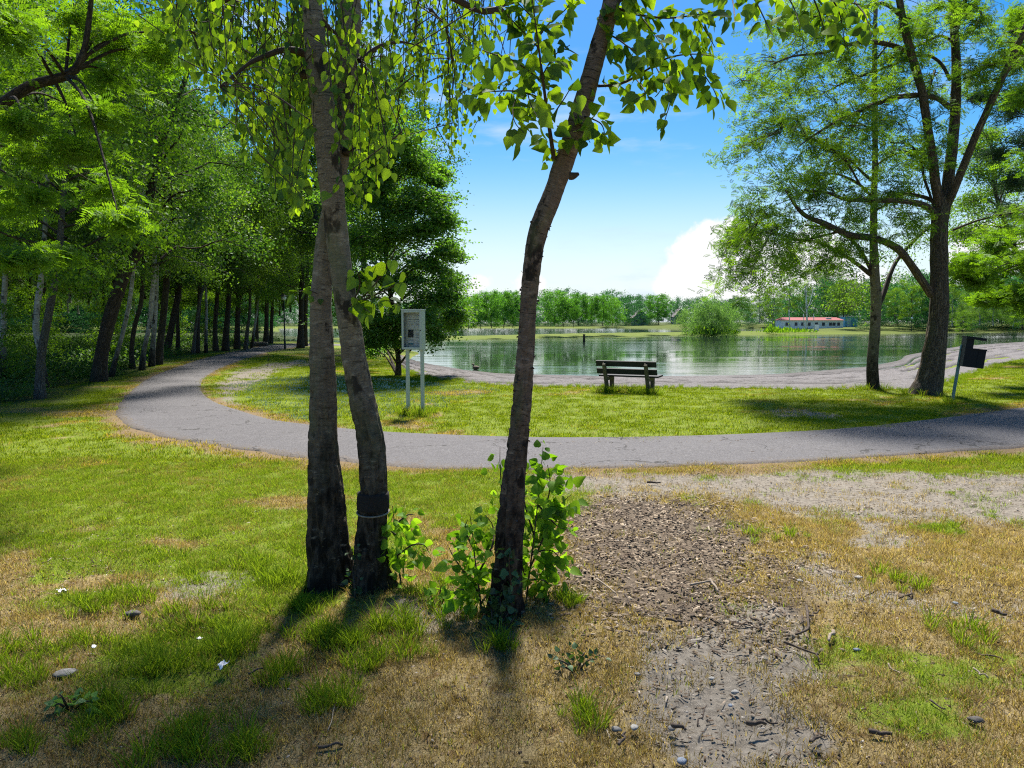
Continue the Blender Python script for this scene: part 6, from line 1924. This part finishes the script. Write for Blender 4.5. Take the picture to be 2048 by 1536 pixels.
def grass():
    rng = np.random.default_rng(88)
    # ---- foreground
    area = np.column_stack([rng.uniform(-10, 10, 88000), rng.uniform(1.6, 9.6, 88000)])
    area = area[in_view(area)]
    area = area[(sdist(area, path_poly) > rng.normal(0, .07, len(area)))]
    g, dirt, chip, wood, edge = masks(area)
    keep = rng.random(len(area)) < (1 - .93 * np.clip(dirt * 1.2, 0, 1)) * (1 - .90 * chip)
    area, g, dirt, edge = area[keep], g[keep], dirt[keep], edge[keep]
    z = ground_z(area)
    pts = np.column_stack([area, z]); n = len(pts)
    short = blades_mesh('short_blades', 26, .075, .014, .042, .0034, .9, rng, M['blade'])
    tuft = blades_mesh('tuft_blades', 44, .06, .035, .085, .0040, .75, rng, M['blade'], .7, 3)
    tall = blades_mesh('tall_blades', 34, .045, .07, .17, .0050, .6, rng, M['blade'], .8, 4)
    matted = blades_mesh('matted_blades', 30, .08, .02, .05, .0030, 2.2, rng, M['blade'], .2)
    gt = np.clip(g + rng.normal(0, .26, n), 0, 1)
    k1 = rng.random(n) < .45
    scatter('short_grass', 'short mixed green and straw coloured grass in front', short, pts[k1], rng.uniform(0, 6.3, k1.sum()), rng.uniform(.7, 1.25, k1.sum()), gt[k1])
    k2 = (~k1) & (rng.random(n) < .75)
    scatter('matted_grass', 'dry matted grass in front', matted, pts[k2], rng.uniform(0, 6.3, k2.sum()), rng.uniform(.7, 1.3, k2.sum()), np.clip(gt[k2] - .25, 0, 1))
    cn = fbm(area * 1.9, 123, 3)
    k3 = (g > .5) & (cn > .52) & (rng.random(n) < .20) & (area[:, 1] < 9)
    scatter('grass_tufts', 'green grass tufts in front', tuft, pts[k3], rng.uniform(0, 6.3, k3.sum()), rng.uniform(.6, 1.2, k3.sum()) * np.interp(area[k3, 1], [4, 7], [1, .6]), np.clip(g[k3] + .3, 0, 1))
    # the tall clumps that stand out one by one
    tl = [(205, 1440, 8, .17), (215, 1405, 5, .15), (560, 1350, 6, .16), (640, 1275, 8, .16), (700, 1290, 7, .16), (735, 1330, 6, .14), (640, 1410, 6, .16), (670, 1420, 4, .12), (510, 1130, 6, .18), (270, 1200, 7, .25), (200, 1215, 5, .2), (30, 1370, 6, .15), (10, 1310, 6, .2), (450, 1300, 8, .2), (330, 1330, 7, .2), (400, 1230, 6, .2), (500, 1500, 6, .14), (350, 1510, 6, .18),
          (40, 1500, 4, .1), (1145, 1200, 5, .12), (900, 1225, 5, .2), (820, 1260, 5, .16), (610, 1215, 4, .1), (760, 1260, 5, .15), (1560, 1075, 4, .3), (1800, 1165, 4, .25), (1960, 1280, 4, .2), (990, 1290, 3, .12), (480, 1270, 5, .15), (860, 1190, 5, .2), (1180, 1440, 4, .16), (150, 1290, 5, .2), (570, 1160, 5, .2), (830, 1310, 4, .14), (390, 1440, 4, .14)]
    P_, S_, T_ = [], [], []
    for px, py, k, sp in tl:
        c = G(px, py)
        for i in range(int(k * 2.6)):
            P_.append((c[0] + rng.normal(0, sp * .45), c[1] + rng.normal(0, sp * .45))); S_.append(rng.uniform(.45, 1.0)); T_.append(np.clip(rng.normal(.95, .15), 0, 1))
    P_ = np.array(P_)
    scatter('tall_grass', 'tall fresh green grass clumps in front', tall, np.column_stack([P_, ground_z(P_)]), rng.uniform(0, 6.3, len(P_)), np.array(S_), np.array(T_))
    # ---- lawn between the path and the beach, and left of the path
    q = np.column_stack([rng.uniform(-26, 34, 100000), rng.uniform(9, 42, 100000)])
    q = q[in_view(q, .75)]
    q = q[rng.random(len(q)) < np.interp(q[:, 1], [9, 16, 42], [1, .8, .3])]
    ok = (sdist(q, path_poly) > rng.normal(.06, .08, len(q))) & (sdist(q, np.vstack([shore_beach, grass_edge[::-1]])) > .02)
    q = q[ok]; q = q[sdist(q, lake1) > .4]
    g, dirt, chip, wood, edge = masks(q)
    keep = rng.random(len(q)) < (1 - .85 * np.clip(dirt * 1.2, 0, 1)) * (1 - .97 * wood)
    q, g = q[keep], g[keep]
    lawn = blades_mesh('lawn_blades', 46, .17, .025, .06, .0065, .8, rng, M['lawn_blade'])
    n = len(q)
    scatter('lawn_grass', 'mown lawn grass round the bench and the path', lawn, np.column_stack([q, ground_z(q)]), rng.uniform(0, 6.3, n), rng.uniform(.7, 1.3, n), np.clip(g + rng.normal(0, .12, n), 0, 1))
    # longer fringe along the beach and round posts, bench and trunks
    e = resample(grass_edge, 900, False); k = rng.integers(0, 900, 1300); e = e[k] + rng.normal(0, .18, (1300, 2)) + [0, -.25]
    extra = []
    for px, py, k_, sp in [(1230, 786, 22, .22), (1300, 789, 14, .2), (829, 829, 26, .25), (1735, 779, 14, .25), (1850, 790, 10, .4), (1904, 806, 6, .15)]:
        c = G(px, py); extra.append(np.column_stack([c[0] + rng.normal(0, sp, k_), c[1] + rng.normal(0, sp * .7, k_)]))
    e = np.concatenate([e] + extra); n = len(e)
    scatter('fringe_grass', 'longer grass along the beach edge and round posts and trunks', tall, np.column_stack([e, ground_z(e)]), rng.uniform(0, 6.3, n), np.r_[rng.uniform(.5, 1.1, 1300), rng.uniform(1.0, 1.9, n - 1300)], np.clip(rng.normal(.85, .2, n), 0, 1))
    # clover heads make the pale flecks in the lawn
    c = GL([(450, 770), (640, 745), (900, 770), (1000, 780), (800, 830), (600, 840)]); qc = sample_poly(rng, c, 2200, .2)
    fl = blades_mesh('flower_heads', 5, .10, .045, .075, .016, .2, rng, plain('clover_white', (.55, .60, .50), .8, var=.1), .1, 2)
    n = len(qc); scatter('clover_flowers', 'white clover flecks in the lawn by the notice board', fl, np.column_stack([qc, ground_z(qc)]), rng.uniform(0, 6.3, n), rng.uniform(.5, .9, n), np.ones(n))
    # ---- undergrowth of the wood
    q = np.column_stack([rng.uniform(-60, -2, 26000), rng.uniform(13, 75, 26000)]); q = q[in_view(q, .78)]
    w = wob(q, .9, .75, 3); s = sdist(q, forest_poly) + w
    dens = fbm(q * .5, 201, 3)
    k = (s < -.9) & (rng.random(len(q)) < np.interp(q[:, 1], [13, 40, 75], [.9, .5, .25]) * np.where(dens > .42, 1, .35)) & (sdist(q, path_poly) > .5)
    q = q[k]; n = len(q)
    rg = np.random.default_rng(90)
    m = 80; pos = np.column_stack([rg.normal(0, .17, m), rg.normal(0, .17, m), np.abs(rg.normal(.12, .12, m))]); ax = rand_dirs(rg, m) + [0, 0, .3]; nr = rand_dirs(rg, m) * .6 + [0, 0, 1]
    und = leaf_mesh('nettle_leaves', pos, ax, nr, .062 * rg.uniform(.6, 1.3, m), LEAF_ROUND, rg, M['leaf_under'])
    scatter('undergrowth', 'nettles and low leaves under the trees of the wood', und, np.column_stack([q, ground_z(q)]), rng.uniform(0, 6.3, n), rng.uniform(.45, 1.25, n) * (1 + .4 * (dens[k] > .55)), np.ones(n))


grass()


# ------------------------------------------------------------------ the air over the lake
def haze():
    m, N, L = new_mat('lake_air')
    out = N.new('ShaderNodeOutputMaterial'); v = N.new('ShaderNodeVolumePrincipled')
    v.inputs['Color'].default_value = (.55, .78, 1.0, 1)
    v.inputs['Density'].default_value = .00022
    v.inputs['Anisotropy'].default_value = .2
    L.new(v.outputs[0], out.inputs['Volume'])
    V = np.array([[x, y, z] for z in (-3, 26) for y in (-62, 640) for x in (-440, 440)], float)
    F = np.array([[0, 2, 3, 1], [4, 5, 7, 6], [0, 1, 5, 4], [2, 6, 7, 3], [0, 4, 6, 2], [1, 3, 7, 5]])
    tag(link('haze', raw_mesh('haze', V, F, m)), 'thin bluish air over the lake', kind='stuff')


HAZE = False
if HAZE: haze()
